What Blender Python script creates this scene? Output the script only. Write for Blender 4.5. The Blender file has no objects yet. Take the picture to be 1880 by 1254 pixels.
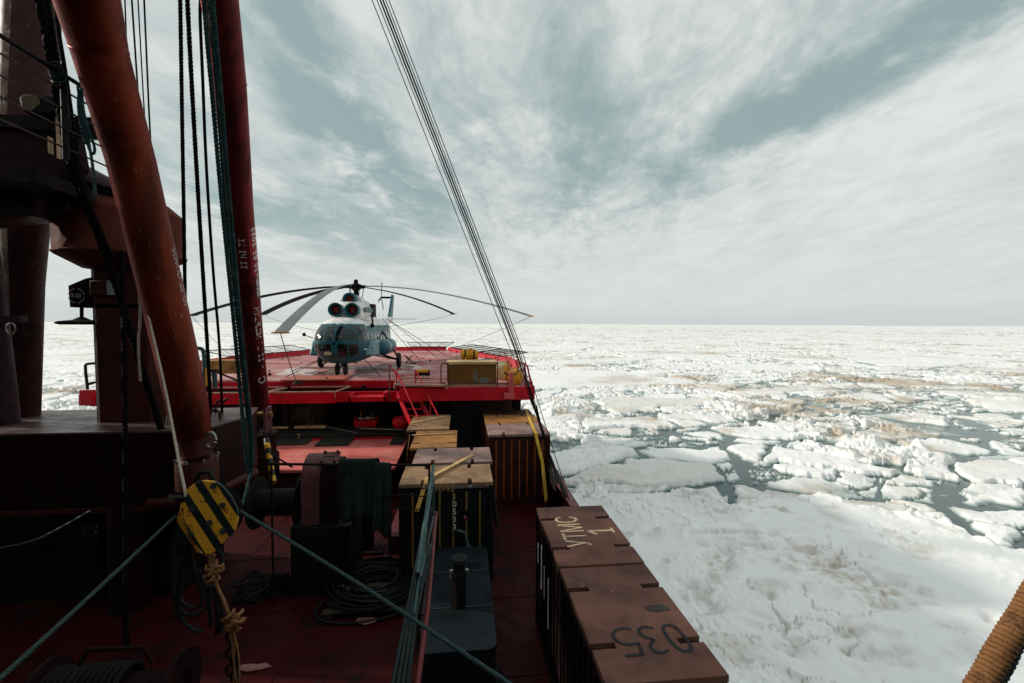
import bpy, math, random
import numpy as np
from mathutils import Vector, Matrix
from mathutils.geometry import tessellate_polygon
random.seed(7)
SC = bpy.context.scene
COL = SC.collection
R = math.radians

# ------------------------------------------------------------------ camera
# ship coordinates: +Y forward (bow), +X starboard, z = 0 at the water line
CAM = Vector((0.0, 0.0, 11.0))
YAW, PITCH, ROLL = R(6.15), R(-2.26), R(0.26)
F = 1880 * 16.0 / 36.0
fwd = Vector((math.sin(YAW) * math.cos(PITCH), math.cos(YAW) * math.cos(PITCH), math.sin(PITCH)))
rgt = Vector((math.cos(YAW), -math.sin(YAW), 0))
upv = rgt.cross(fwd)
rgt2 = rgt * math.cos(ROLL) + upv * math.sin(ROLL)
upv2 = upv * math.cos(ROLL) - rgt * math.sin(ROLL)
cam = bpy.data.cameras.new('camera')
cam.lens = 16.0; cam.sensor_width = 36.0
cam.clip_start = 0.1; cam.clip_end = 30000
camo = bpy.data.objects.new('camera', cam); COL.objects.link(camo)
camo.matrix_world = Matrix((
    (rgt2.x, upv2.x, -fwd.x, CAM.x), (rgt2.y, upv2.y, -fwd.y, CAM.y),
    (rgt2.z, upv2.z, -fwd.z, CAM.z), (0, 0, 0, 1)))
SC.camera = camo

def ray(px, py):
    return rgt2 * ((px - 940) / F) + upv2 * ((627 - py) / F) + fwd
def aD(px, py, d): return CAM + ray(px, py) * d
def aY(px, py, Y):
    r = ray(px, py); return CAM + r * ((Y - CAM.y) / r.y)
def aZ(px, py, z):
    r = ray(px, py); return CAM + r * ((z - CAM.z) / r.z)
def aX(px, py, X):
    r = ray(px, py); return CAM + r * ((X - CAM.x) / r.x)

# ------------------------------------------------------------------ world
SUN_AZ = R(-76.0)      # from the port beam (clockwise from +Y)
SUN_EL = R(24.0)
sundir = Vector((math.sin(SUN_AZ) * math.cos(SUN_EL), math.cos(SUN_AZ) * math.cos(SUN_EL), math.sin(SUN_EL)))
W = bpy.data.worlds.new('World'); SC.world = W; W.use_nodes = True
nt = W.node_tree; nt.nodes.clear()
def N(t, **kw):
    n = nt.nodes.new(t)
    for k, v in kw.items(): setattr(n, k, v)
    return n
def L(a, b): nt.links.new(a, b)
def M_(op, a, b=None, c=None, clamp=False):
    n = N('ShaderNodeMath', operation=op, use_clamp=clamp)
    for i, v in enumerate((a, b, c)):
        if v is None: continue
        if isinstance(v, (int, float)): n.inputs[i].default_value = v
        else: L(v, n.inputs[i])
    return n.outputs[0]
def MIXC(fac, a, b):
    n = N('ShaderNodeMix', data_type='RGBA')
    for s, v in ((n.inputs[0], fac), (n.inputs[6], a), (n.inputs[7], b)):
        if isinstance(v, (int, float)): s.default_value = v
        elif isinstance(v, tuple): s.default_value = (*v, 1)
        else: L(v, s)
    return n.outputs[2]
def MAPR(v, a, b, c=0.0, d=1.0, smooth=True):
    n = N('ShaderNodeMapRange', interpolation_type='SMOOTHSTEP' if smooth else 'LINEAR')
    L(v, n.inputs[0])
    for i, q in enumerate((a, b, c, d)): n.inputs[1 + i].default_value = q
    return n.outputs[0]
out = N('ShaderNodeOutputWorld'); bg = N('ShaderNodeBackground'); L(bg.outputs[0], out.inputs[0])
bg.inputs[1].default_value = 0.1
sky = N('ShaderNodeTexSky', sky_type='NISHITA', sun_disc=False)
sky.sun_elevation = SUN_EL; sky.sun_rotation = SUN_AZ; sky.altitude = 10; sky.air_density = 1.0; sky.dust_density = 2.0
tc = N('ShaderNodeTexCoord'); sp = N('ShaderNodeSeparateXYZ'); L(tc.outputs['Generated'], sp.inputs[0])
dx, dy, dz = sp.outputs
zz = M_('ADD', M_('MAXIMUM', dz, 0.0), 0.10)
a0 = YAW + math.atan(110 / F)          # azimuth the cirrus streaks run along
ca, sa = math.cos(a0), math.sin(a0)
al = M_('DIVIDE', M_('ADD', M_('MULTIPLY', dx, sa), M_('MULTIPLY', dy, ca)), zz)     # along
ac = M_('DIVIDE', M_('SUBTRACT', M_('MULTIPLY', dx, ca), M_('MULTIPLY', dy, sa)), zz)  # across
def noise(x, y, sc, det, rough, dist=0.0, z=0.0):
    c = N('ShaderNodeCombineXYZ'); L(x, c.inputs[0]); L(y, c.inputs[1]); c.inputs[2].default_value = z
    n = N('ShaderNodeTexNoise'); L(c.outputs[0], n.inputs['Vector'])
    n.inputs['Scale'].default_value = sc; n.inputs['Detail'].default_value = det
    n.inputs['Roughness'].default_value = rough; n.inputs['Distortion'].default_value = dist
    return n.outputs[0]
n1 = noise(M_('MULTIPLY', al, 0.34), ac, 1.15, 9, 0.56, 0.35, 3.3)
n2 = noise(M_('MULTIPLY', al, 0.5), ac, 3.4, 10, 0.62, 0.6, 8.1)
n3 = noise(al, ac, 0.42, 3, 0.5, 0.2, 1.7)
n4 = noise(M_('MULTIPLY', al, 0.75), ac, 8.5, 9, 0.62, 0.7, 2.2)
dens = M_('ADD', M_('ADD', M_('ADD', M_('MULTIPLY', n1, 0.36), M_('MULTIPLY', n2, 0.31)), M_('MULTIPLY', n3, 0.22)), M_('MULTIPLY', n4, 0.11))
# openings in the cloud sheet: directions in the sky where the blue-green shows
def blob(px, py, rx, ry, amt, rot=0.0):
    d = ray(px, py).normalized()
    n = N('ShaderNodeVectorMath', operation='SUBTRACT'); L(tc.outputs['Generated'], n.inputs[0]); n.inputs[1].default_value = d
    u = (rgt2 * math.cos(rot) + upv2 * math.sin(rot)); v = (upv2 * math.cos(rot) - rgt2 * math.sin(rot))
    o = []
    for w, r in ((u, rx), (v, ry)):
        q = N('ShaderNodeVectorMath', operation='DOT_PRODUCT'); L(n.outputs[0], q.inputs[0]); q.inputs[1].default_value = w / (r / F)
        o.append(M_('POWER', M_('ABSOLUTE', q.outputs['Value']), 2.0))
    return M_('MULTIPLY', M_('EXPONENT', M_('MULTIPLY', M_('ADD', o[0], o[1]), -1.0)), amt)
#SKYBLOBS
BL = [(600, 180, 70, 200, .17, R(25)), (700, 310, 110, 130, .09, R(30)), (1075, 310, 60, 85, .16, 0), (900, 260, 60, 60, .10, 0),
      (1500, 170, 260, 60, .13, R(22)), (1290, 270, 150, 50, .10, R(15)), (1240, 380, 70, 30, .09, R(20)), (560, 430, 200, 30, .14, R(-12)),
      (1780, 40, 190, 60, .14, R(25)), (1060, 60, 90, 90, .06, 0), (800, 350, 60, 50, .08, R(-30)), (380, 380, 160, 90, .09, 0),
      (1600, 400, 360, 170, -.20, 0), (720, 130, 40, 170, -.07, R(25)), (1300, 480, 300, 60, -.05, 0), (720, 420, 220, 30, -.08, R(-25)), (1800, 250, 160, 60, -.10, R(20)),
      (250, 200, 120, 300, -.05, 0)]
wx = noise(M_('MULTIPLY', al, 0.8), ac, 3.0, 6, 0.65, 0.4, 5.5)
acc = None
for b in BL:
    q = blob(*b); acc = q if acc is None else M_('ADD', acc, q)
acc = M_('MULTIPLY', acc, M_('ADD', M_('MULTIPLY', wx, 3.0), -0.75))
cloud = MAPR(M_('SUBTRACT', dens, acc), 0.33, 0.57)
tint = MIXC(0.82, sky.outputs[0], (3.35, 4.45, 4.30))
white = MIXC(MAPR(M_('ADD', M_('ADD', M_('MULTIPLY', n1, .4), M_('MULTIPLY', n2, .4)), M_('MULTIPLY', n4, .2)), .38, .62), (5.9, 6.45, 6.4), (7.6, 7.85, 7.7))
skyc = MIXC(cloud, tint, white)
# low sky: a pale even veil
veil = MAPR(dz, 0.0, 0.24, 0.92, 0.0)
lowc = MIXC(MAPR(dz, 0.0, 0.05), (6.0, 6.45, 6.35), (6.8, 7.2, 7.05))
skyc = MIXC(veil, skyc, lowc)
below = MAPR(dz, -0.02, 0.0)
skyc = MIXC(below, (3.0, 3.2, 3.2), skyc)
L(skyc, bg.inputs[0])

sun = bpy.data.lights.new('sun', 'SUN'); sun.energy = 3.4; sun.angle = R(2.5); sun.color = (1.0, 0.90, 0.78)
suno = bpy.data.objects.new('sun', sun); COL.objects.link(suno)
suno.rotation_euler = (-sundir).to_track_quat('-Z', 'Y').to_euler()
SC.view_settings.view_transform = 'Standard'; SC.view_settings.look = 'None'
SC.view_settings.exposure = 0.0; SC.view_settings.gamma = 1.0
SC.cycles.max_bounces = 6

# ------------------------------------------------------------------ materials
def sh(c):   # sRGB 0-255 -> linear
    return tuple(((v / 255) / 12.92 if v / 255 <= .04045 else ((v / 255 + .055) / 1.055) ** 2.4) for v in c)
MATS = {}
def mat(name, col, rough=0.6, metal=0.0, col2=None, scale=3.0, thr=(0.5, 0.62), bump=0.0, bscale=30.0, streak=1.0,
        vary=0.15, col3=None, thr3=(0.66, 0.72), scale3=9.0, spec=0.25, coord='Object', tint=None):
    """painted / worn surface: base colour, a second colour in worn patches, a third in small chips"""
    if name in MATS: return MATS[name]
    m = bpy.data.materials.new(name); m.use_nodes = True; MATS[name] = m
    t = m.node_tree; b = t.nodes['Principled BSDF']
    b.inputs['Roughness'].default_value = rough; b.inputs['Metallic'].default_value = metal
    b.inputs['Specular IOR Level'].default_value = spec
    if tint: b.inputs['Specular Tint'].default_value = (*tint, 1)
    co = t.nodes.new('ShaderNodeTexCoord'); mp = t.nodes.new('ShaderNodeMapping')
    mp.inputs['Scale'].default_value = (1, 1, streak)
    t.links.new(co.outputs[coord], mp.inputs[0])
    def nz(sc, det=6, r=.6, dist=0.3):
        n = t.nodes.new('ShaderNodeTexNoise'); t.links.new(mp.outputs[0], n.inputs['Vector'])
        n.inputs['Scale'].default_value = sc; n.inputs['Detail'].default_value = det; n.inputs['Roughness'].default_value = r
        n.inputs['Distortion'].default_value = dist
        return n.outputs[0]
    def mr(v, a, b_, c=0., d=1.):
        n = t.nodes.new('ShaderNodeMapRange'); n.interpolation_type = 'SMOOTHSTEP'; t.links.new(v, n.inputs[0])
        for i, q in enumerate((a, b_, c, d)): n.inputs[1 + i].default_value = q
        return n.outputs[0]
    def mx(f, a, b_):
        n = t.nodes.new('ShaderNodeMix'); n.data_type = 'RGBA'
        for s, v in ((n.inputs[0], f), (n.inputs[6], a), (n.inputs[7], b_)):
            if isinstance(v, (int, float)): s.default_value = v
            elif isinstance(v, tuple): s.default_value = (*v, 1)
            else: t.links.new(v, s)
        return n.outputs[2]
    v0 = nz(scale * 0.6, 4)
    lo = tuple(c * (1 - vary) for c in col); hi = tuple(min(1, c * (1 + vary)) for c in col)
    c = mx(mr(v0, .3, .7), lo, hi)
    if col2: c = mx(mr(nz(scale, 8, .65), *thr), c, col2)
    if col3: c = mx(mr(nz(scale3, 8, .7), *thr3), c, col3)
    t.links.new(c, b.inputs['Base Color'])
    rn = mr(nz(scale * 2, 5), .25, .75, max(0, rough - .12), min(1, rough + .12)); t.links.new(rn, b.inputs['Roughness'])
    if bump:
        bp = t.nodes.new('ShaderNodeBump'); bp.inputs['Strength'].default_value = bump; bp.inputs['Distance'].default_value = 0.02
        t.links.new(nz(bscale, 6), bp.inputs['Height']); t.links.new(bp.outputs[0], b.inputs['Normal'])
    return m
# ------------------------------------------------------------------ pack ice
rng = np.random.RandomState(11)
_perm = rng.permutation(4096)
def _hash(ix, iy, s=0):
    return _perm[(_perm[(ix * 1 + s * 131) & 4095] + iy * 7 + s * 17) & 4095]
def _rnd(ix, iy, s): return _hash(ix, iy, s) / 4095.0
def vnoise(x, y, s=0):
    ix = np.floor(x).astype(np.int64); iy = np.floor(y).astype(np.int64)
    fx = x - ix; fy = y - iy; ux = fx * fx * fx * (fx * (fx * 6 - 15) + 10); uy = fy * fy * fy * (fy * (fy * 6 - 15) + 10)
    def g(a, b):
        h = _hash(a, b, s) * (2 * np.pi / 4096 * 7)
        return np.cos(h) * (x - a) + np.sin(h) * (y - b)
    a = g(ix, iy); b = g(ix + 1, iy); c = g(ix, iy + 1); d = g(ix + 1, iy + 1)
    return (a + (b - a) * ux) * (1 - uy) + (c + (d - c) * ux) * uy
def fbm(x, y, o=4, s=0, gain=.5):
    r = 0; a = 1.
    for i in range(o):
        r = r + a * vnoise(x * 2 ** i + 17.3 * i, y * 2 ** i - 9.1 * i, s + i); a *= gain
    return r
def worley(x, y, s=0, jit=.9):
    ix = np.floor(x).astype(np.int64); iy = np.floor(y).astype(np.int64)
    f1 = np.full(x.shape, 9.); f2 = np.full(x.shape, 9.); idd = np.zeros(x.shape); ox = np.zeros(x.shape); oy = np.zeros(x.shape)
    for dx_ in (-1, 0, 1):
        for dy_ in (-1, 0, 1):
            a = ix + dx_; b = iy + dy_
            qx = a + .5 + (_rnd(a, b, s + 1) - .5) * jit; qy = b + .5 + (_rnd(a, b, s + 2) - .5) * jit
            d = np.hypot(qx - x, qy - y)
            m = d < f1
            f2 = np.where(m, f1, np.minimum(f2, d)); idd = np.where(m, _rnd(a, b, s + 3), idd)
            ox = np.where(m, x - qx, ox); oy = np.where(m, y - qy, oy)
            f1 = np.where(m, d, f1)
    return f1, f2 - f1, idd, ox, oy
def ss(a, b, x):
    t = np.clip((x - a) / (b - a), 0, 1); return t * t * (3 - 2 * t)

def poly_sd(X, Y, P):
    """signed distance to polygon, positive inside"""
    d = np.full(X.shape, 1e9); ins = np.zeros(X.shape, bool)
    n = len(P)
    for i in range(n):
        x0, y0 = P[i]; x1, y1 = P[(i + 1) % n]
        ex, ey = x1 - x0, y1 - y0
        t = np.clip(((X - x0) * ex + (Y - y0) * ey) / (ex * ex + ey * ey), 0, 1)
        d = np.minimum(d, np.hypot(X - x0 - t * ex, Y - y0 - t * ey))
        c = ((y0 > Y) != (y1 > Y)) & (X < (x1 - x0) * (Y - y0) / (y1 - y0 + 1e-12) + x0)
        ins ^= c
    return np.where(ins, d, -d)

NA, NR = 1120, 1000
ang = YAW + np.radians(np.linspace(-56, 60, NA))
r_ = np.exp(np.linspace(math.log(6.5), math.log(700), NR - 90)); r_ = np.concatenate([r_, np.exp(np.linspace(math.log(706), math.log(16000), 90))])
AA, RR = np.meshgrid(ang, r_)
AA = AA.astype(np.float32); RR = RR.astype(np.float32)
X0 = RR * np.sin(AA); Y0 = RR * np.cos(AA)
wxp = fbm(X0 / 5, Y0 / 5, 4, 3) ; wyp = fbm(X0 / 5, Y0 / 5, 4, 9)
jx = fbm(X0 / .9, Y0 / .9, 3, 13); jy = fbm(X0 / .9, Y0 / .9, 3, 19)
X = X0 + 1.3 * wxp + .22 * jx; Y = Y0 + 1.3 * wyp + .22 * jy
near = [aZ(px, py, 0.4) for px, py in ((1040, 1010), (1150, 975), (1235, 975), (1290, 945), (1390, 915), (1490, 905), (1560, 925), (1680, 945), (1790, 985), (1900, 1020), (2300, 1120), (2300, 1700), (700, 1700))]
near = [(p.x, p.y) for p in near]
sdn = poly_sd(X0 + .9 * wxp, Y0 + .7 * wyp, near)
# openness: where the pack is loose
opn = fbm(X0 / 38, Y0 / 60, 3, 21) * 0.9
def band(px, py, rx, ry, amt):
    c = aZ(px, py, 0); return amt * np.exp(-(((X0 - c.x) / rx) ** 2 + ((Y0 - c.y) / ry) ** 2))
opn = opn + band(1270, 870, 11, 10, .22) + band(1520, 850, 13, 9, .20) + band(1800, 850, 18, 12, .22) + band(1850, 790, 14, 8, .35) + band(1560, 770, 22, 10, .15) + band(1150, 800, 12, 10, .28) + band(1300, 790, 14, 9, .35)
opn = opn + .06 + .22 * np.exp(-((Y0 - 48) / 32.) ** 2) * (X0 > 0)
opn = opn - 0.5 * np.exp(-((RR - 200) / 90.) ** 2)
H = .015 + .42 * fbm(X0 / 2.6, Y0 / 2.6, 5, 15, .62) - .12 * np.clip(opn, 0, 1)
dirt = np.zeros(X.shape); smooth = np.zeros(X.shape)
dl = fbm(X0 / 22, Y0 / 30, 4, 41) + .5 * fbm(X0 / 6, Y0 / 7, 3, 47) + band(1690, 820, 9, 7, .40) + band(1560, 790, 14, 8, .26) + band(1400, 740, 18, 12, .24) + band(1800, 720, 40, 22, .28) + band(1100, 790, 8, 8, .35) + band(1300, 700, 30, 20, .25) - .02
def layer(sc, seed, keep, gapm, hmin, hmax, edge, tilt, rough, jit=.95, stretch=(1, 1)):
    """one generation of floes (gapm: half width of the cracks in metres)"""
    f1, e, idd, ox, oy = worley(X / sc / stretch[0], Y / sc / stretch[1], seed, jit)
    i2 = (idd * 7.13) % 1; i3 = (idd * 13.7) % 1; i4 = (idd * 29.3) % 1
    g = gapm * (1 + .8 * np.clip(opn, -.5, 1)) / sc * 1.6
    w = e + .05 * fbm(X * 3 / sc, Y * 3 / sc, 3, seed + 5)
    kp = keep * (1 - .18 * np.clip(opn, 0, .8)) * (1 + .35 * np.clip(-opn, 0, .5))
    m = ss(g, g + edge / sc * 1.5, w) * (idd < (np.maximum(kp, .62) if sc < 2 else kp))
    top = hmin + (hmax - hmin) * i2 ** 1.5 + tilt * (ox * (i3 - .5) + oy * (i4 - .5)) * 2
    top = top + rough * fbm(X * 1.6 / sc * 2, Y * 1.6 / sc * 2, 5, seed + 8, .6)
    return top, m, w, idd, ss(g, g * .4, w)
for (sc, seed, keep, gapm, h0, h1, edge, tilt, rough, st) in (
    (0.60, 100, .94, .03, -.02, .22, .07, .25, .06, (1.2, 1)),
    (1.25, 200, .84, .06, .03, .30, .09, .40, .07, (1.4, 1)),
    (2.7, 300, .80, .11, .10, .40, .14, .35, .08, (1.5, 1)),
    (5.6, 400, .60, .20, .18, .46, .20, .22, .09, (1.5, 1)),
    (13., 500, .30, .30, .28, .52, .4, .15, .12, (1.6, 1)),
    (36., 600, .14, .35, .30, .45, .6, .05, .08, (1.6, 1)),
):
    top, m, e, idd, ring = layer(sc, seed, keep, gapm, h0, h1, edge, tilt, rough, stretch=st)
    if sc > 10: m = m * ss(.30, .18, opn + .10 * fbm(X0 / 9, Y0 / 9, 2, 33)); top = top + .30 * np.clip(fbm(X / 1.6, Y / 1.6, 4, seed + 50, .6), -.05, 1) * ss(2.5 / sc, .4 / sc, e)
    H = H - ring * (.12 + np.maximum(H, 0)) * .85
    H = H * (1 - m) + top * m
    smooth = smooth * (1 - m) + m * (1. if sc > 10 else .35 if sc > 5 else 0)
    dsel = ss(.6, .95, (idd * 5.77) % 1)
    dirt = dirt * (1 - .7 * m) + .7 * m * (dsel * .8)
# pressure rubble thrown up between the floes
rub = ss(.02, .34, fbm(X0 / 15, Y0 / 19, 4, 71))
f1, e, idd, ox, oy = worley(X / .85, Y / .62, 700)
r3 = (idd * 17.3) % 1 - .5; r4 = (idd * 31.7) % 1 - .5
blk = np.clip(ss(.03, .13, e) * (.22 + .6 * idd ** 2 + 1.5 * (ox * r3 + oy * r4)), -.05, 1.2) * (1 - .45 * smooth)
H = np.where(H > 0.05, H + rub * blk * .36, H)
f1b, eb, iddb, oxb, oyb = worley(X / 2.6, Y / 2.2, 720)
H = np.where(H > 0, H + rub * ss(.04, .16, eb) * ss(.75, .95, iddb) * np.clip(.35 + 1.2 * (oxb * ((iddb * 91.) % 1 - .5) + oyb * ((iddb * 57.) % 1 - .5)), 0, 1) * .8, H)
# hummocks
for px, py, s, h in ((1690, 822, .55, .9), (1680, 826, 1.1, .35), (1712, 832, .9, .3), (1560, 800, 1.5, .4), (1600, 808, 1.2, .35), (1340, 745, 2.4, .5), (1290, 760, 1.8, .35), (1030, 752, 2.0, .8), (1010, 745, 1.2, .6), (1060, 765, 1.4, .4)):
    c = aZ(px, py, .5); d = np.hypot(X - c.x, (Y - c.y) / 1.3)
    H = np.maximum(H, -.05) * (d < 2.2 * s) + H * (d >= 2.2 * s) + h * np.exp(-(d / s) ** 2) * (1 + .5 * fbm(X / .9, Y / .9, 3, 31))
# the broad near floe: soft snow, drifts, melt hollows
drift = .06 * fbm(X0 / 6.5, Y0 / 4.5, 3, 61) + .035 * fbm(X0 / 1.4, Y0 / 1.0, 4, 66, .55)
pf, pe, pid, _, _ = worley(X / 1.25, Y / 1.0, 800)
lump = ss(-.15, .35, fbm(X0 / 4.5 + 3, Y0 / 4.5, 3, 91) + .25 * np.exp(-((X0 - 10) / 5.) ** 2))
pits = -ss(.36, .08, pf) * (pid > .6) * .10 * (.25 + lump)
rough_ = lump ** 2 * (.05 * fbm(X / .40, Y / .40, 4, 95, .65) + .03 * np.abs(fbm(X / 1.4, Y / 1.4, 3, 97)))
hol = np.zeros(X.shape); hd = np.zeros(X.shape)
for px, py, rx, ry, dep in ((1340, 1025, .8, .5, .75), (1525, 1035, 1.1, .8, .45), (1620, 1080, .9, .6, .6), (1635, 1115, .45, .35, .5), (1625, 1225, .55, .28, .55), (1660, 1210, .6, .3, .35), (1445, 1215, .35, .3, .35), (1290, 1105, .9, .5, .35), (1420, 1010, 1.6, .25, .3), (1560, 1170, .5, .2, .25), (1330, 980, 2.8, .22, .22), (1790, 1130, .4, .25, .2), (1250, 1060, .5, .35, .3)):
    c = aZ(px, py, .45); q = ((X - c.x) / rx) ** 2 + ((Y - c.y) / ry) ** 2
    hol = hol - dep * np.exp(-q * 1.0); hd = np.maximum(hd, np.exp(-q * .45) * min(1, dep * 2.0))
cr = np.zeros(X.shape)
for pts in (((1415, 1085), (1428, 1130), (1440, 1175), (1452, 1215)), ((1290, 978), (1370, 975), (1440, 990)), ((1560, 1010), (1600, 1060), (1640, 1120)), ((1380, 1060), (1400, 1100))):
    w = [aZ(a, b, .45) for a, b in pts]
    for p, q in zip(w[:-1], w[1:]):
        ex, ey = q.x - p.x, q.y - p.y
        t = np.clip(((X - p.x) * ex + (Y - p.y) * ey) / (ex * ex + ey * ey), 0, 1)
        cr = np.maximum(cr, np.exp(-(np.hypot(X - p.x - t * ex, Y - p.y - t * ey) / .055) ** 2))
bump_ = .02 * ss(.12, .34, fbm(X / .75, Y / .6, 3, 141)) * (.3 + lump)
brk = -.09 * ss(.022, .0, np.abs(fbm(X0 / 2.6, Y0 / 1.7, 4, 151, .45))) * ss(.12, .32, fbm(X0 / 7, Y0 / 6, 2, 155) + .25 * lump - .1)
hn = .55 + bump_ + brk + drift + pits + rough_ + np.maximum(hol, -.42) * .8 - .22 * cr * (fbm(X0 * 1.3, Y0 * 1.3, 2, 77) > -.15)
mn = ss(0, .55, sdn)
rim = .28 * ss(1.8, .2, sdn) * (.5 + fbm(X / 1.1, Y / 1.1, 4, 55))
H = H * (1 - mn) + (hn + rim) * mn
dirt_near = .35 * ss(.05, .0, np.abs(fbm(X0 / 2.6, Y0 / 1.7, 4, 151, .45))) * ss(.12, .32, fbm(X0 / 7, Y0 / 6, 2, 155) + .25 * lump - .1) + .26 * lump * ss(.05, .4, fbm(X0 / 2.2, Y0 / 1.8, 4, 85)) + .65 * hd * ss(-.3, .4, fbm(X0 / .5, Y0 / .4, 3, 88)) + .18 * ss(.5, .2, pf) * (pid > .45) * lump
dm = dirt * .50 + .92 * ss(.16, .80, dl + .35 * fbm(X0 / 3, Y0 / 3, 4, 43)) * (1 - .5 * smooth)
dirt = dm * (1 - mn) + 1.05 * dirt_near * mn
fade = 1 / (1 + (RR / 900.) ** 2)
H = H * fade + .2 * (1 - fade)
# no ice where the hull stands
inside = (X0 > -16.2) & (X0 < 3.6) & (Y0 < 62)
H = np.where(inside, -.8, H)
co = np.stack([X0, Y0, H], -1).reshape(-1, 3).astype(np.float32)
idx = np.arange(NR * NA).reshape(NR, NA)
q = np.stack([idx[:-1, :-1], idx[:-1, 1:], idx[1:, 1:], idx[1:, :-1]], -1).reshape(-1, 4)
me = bpy.data.meshes.new('sea_ice')
me.vertices.add(len(co)); me.vertices.foreach_set('co', co.ravel())
me.loops.add(q.size); me.loops.foreach_set('vertex_index', q[:, ::-1].ravel().astype(np.int32))
me.polygons.add(len(q)); me.polygons.foreach_set('loop_start', (np.arange(len(q)) * 4).astype(np.int32))
me.update(calc_edges=True)
me.polygons.foreach_set('use_smooth', np.ones(len(q), bool))
at_ = me.attributes.new('silt', 'FLOAT', 'POINT'); at_.data.foreach_set('value', dirt.ravel().astype(np.float32))
ice = bpy.data.objects.new('sea_ice', me); COL.objects.link(ice)
ice['kind'] = 'structure'

m = bpy.data.materials.new('snow_and_ice'); m.use_nodes = True; t = m.node_tree; b = t.nodes['Principled BSDF']
nt = t
at = N('ShaderNodeAttribute', attribute_name='silt')
geo = N('ShaderNodeNewGeometry'); sp = N('ShaderNodeSeparateXYZ'); L(geo.outputs['Position'], sp.inputs[0])
def pn(sc, det=6, rough=.6, dist=0.):
    n = N('ShaderNodeTexNoise'); L(geo.outputs['Position'], n.inputs['Vector'])
    n.inputs['Scale'].default_value = sc; n.inputs['Detail'].default_value = det; n.inputs['Roughness'].default_value = rough
    n.inputs['Distortion'].default_value = dist
    return n.outputs[0]
wet = MAPR(sp.outputs[2], 0.02, 0.20)
grit = pn(3.0, 8, .7)
c = MIXC(pn(.35, 4), (.84, .87, .87), (.91, .91, .90))
sil = M_('MULTIPLY', at.outputs['Fac'], M_('ADD', M_('MULTIPLY', grit, 1.7), .15), clamp=True)
c = MIXC(M_('MULTIPLY', sil, 1.15, clamp=True), c, MIXC(pn(.8, 3), (.50, .38, .27), (.46, .42, .34)))
c = MIXC(wet, (.33, .41, .40), c)
L(c, b.inputs['Base Color']); b.inputs['Roughness'].default_value = .65; b.inputs['Specular IOR Level'].default_value = .3
bp = N('ShaderNodeBump'); bp.inputs['Strength'].default_value = .35; bp.inputs['Distance'].default_value = .06
L(M_('ADD', pn(5, 8, .7), M_('MULTIPLY', pn(1.3, 4), 1.2)), bp.inputs['Height']); L(bp.outputs[0], b.inputs['Normal'])
me.materials.append(m)

wm = bpy.data.meshes.new('sea_water'); S_ = 20000.
wm.from_pydata([(-S_, -S_, 0), (S_, -S_, 0), (S_, S_, 0), (-S_, S_, 0)], [], [(0, 1, 2, 3)])
wo = bpy.data.objects.new('sea_water', wm); COL.objects.link(wo); wo['kind'] = 'structure'
m = bpy.data.materials.new('cold_sea_water'); m.use_nodes = True; nt = m.node_tree; b = nt.nodes['Principled BSDF']
geo = N('ShaderNodeNewGeometry')
c = MIXC(pn(.25, 4), (.010, .045, .046), (.030, .085, .082))
L(c, b.inputs['Base Color']); b.inputs['Roughness'].default_value = .12
bp = N('ShaderNodeBump'); bp.inputs['Strength'].default_value = .25; bp.inputs['Distance'].default_value = .03
L(pn(4, 3), bp.inputs['Height']); L(bp.outputs[0], b.inputs['Normal'])
wm.materials.append(m)
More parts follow.
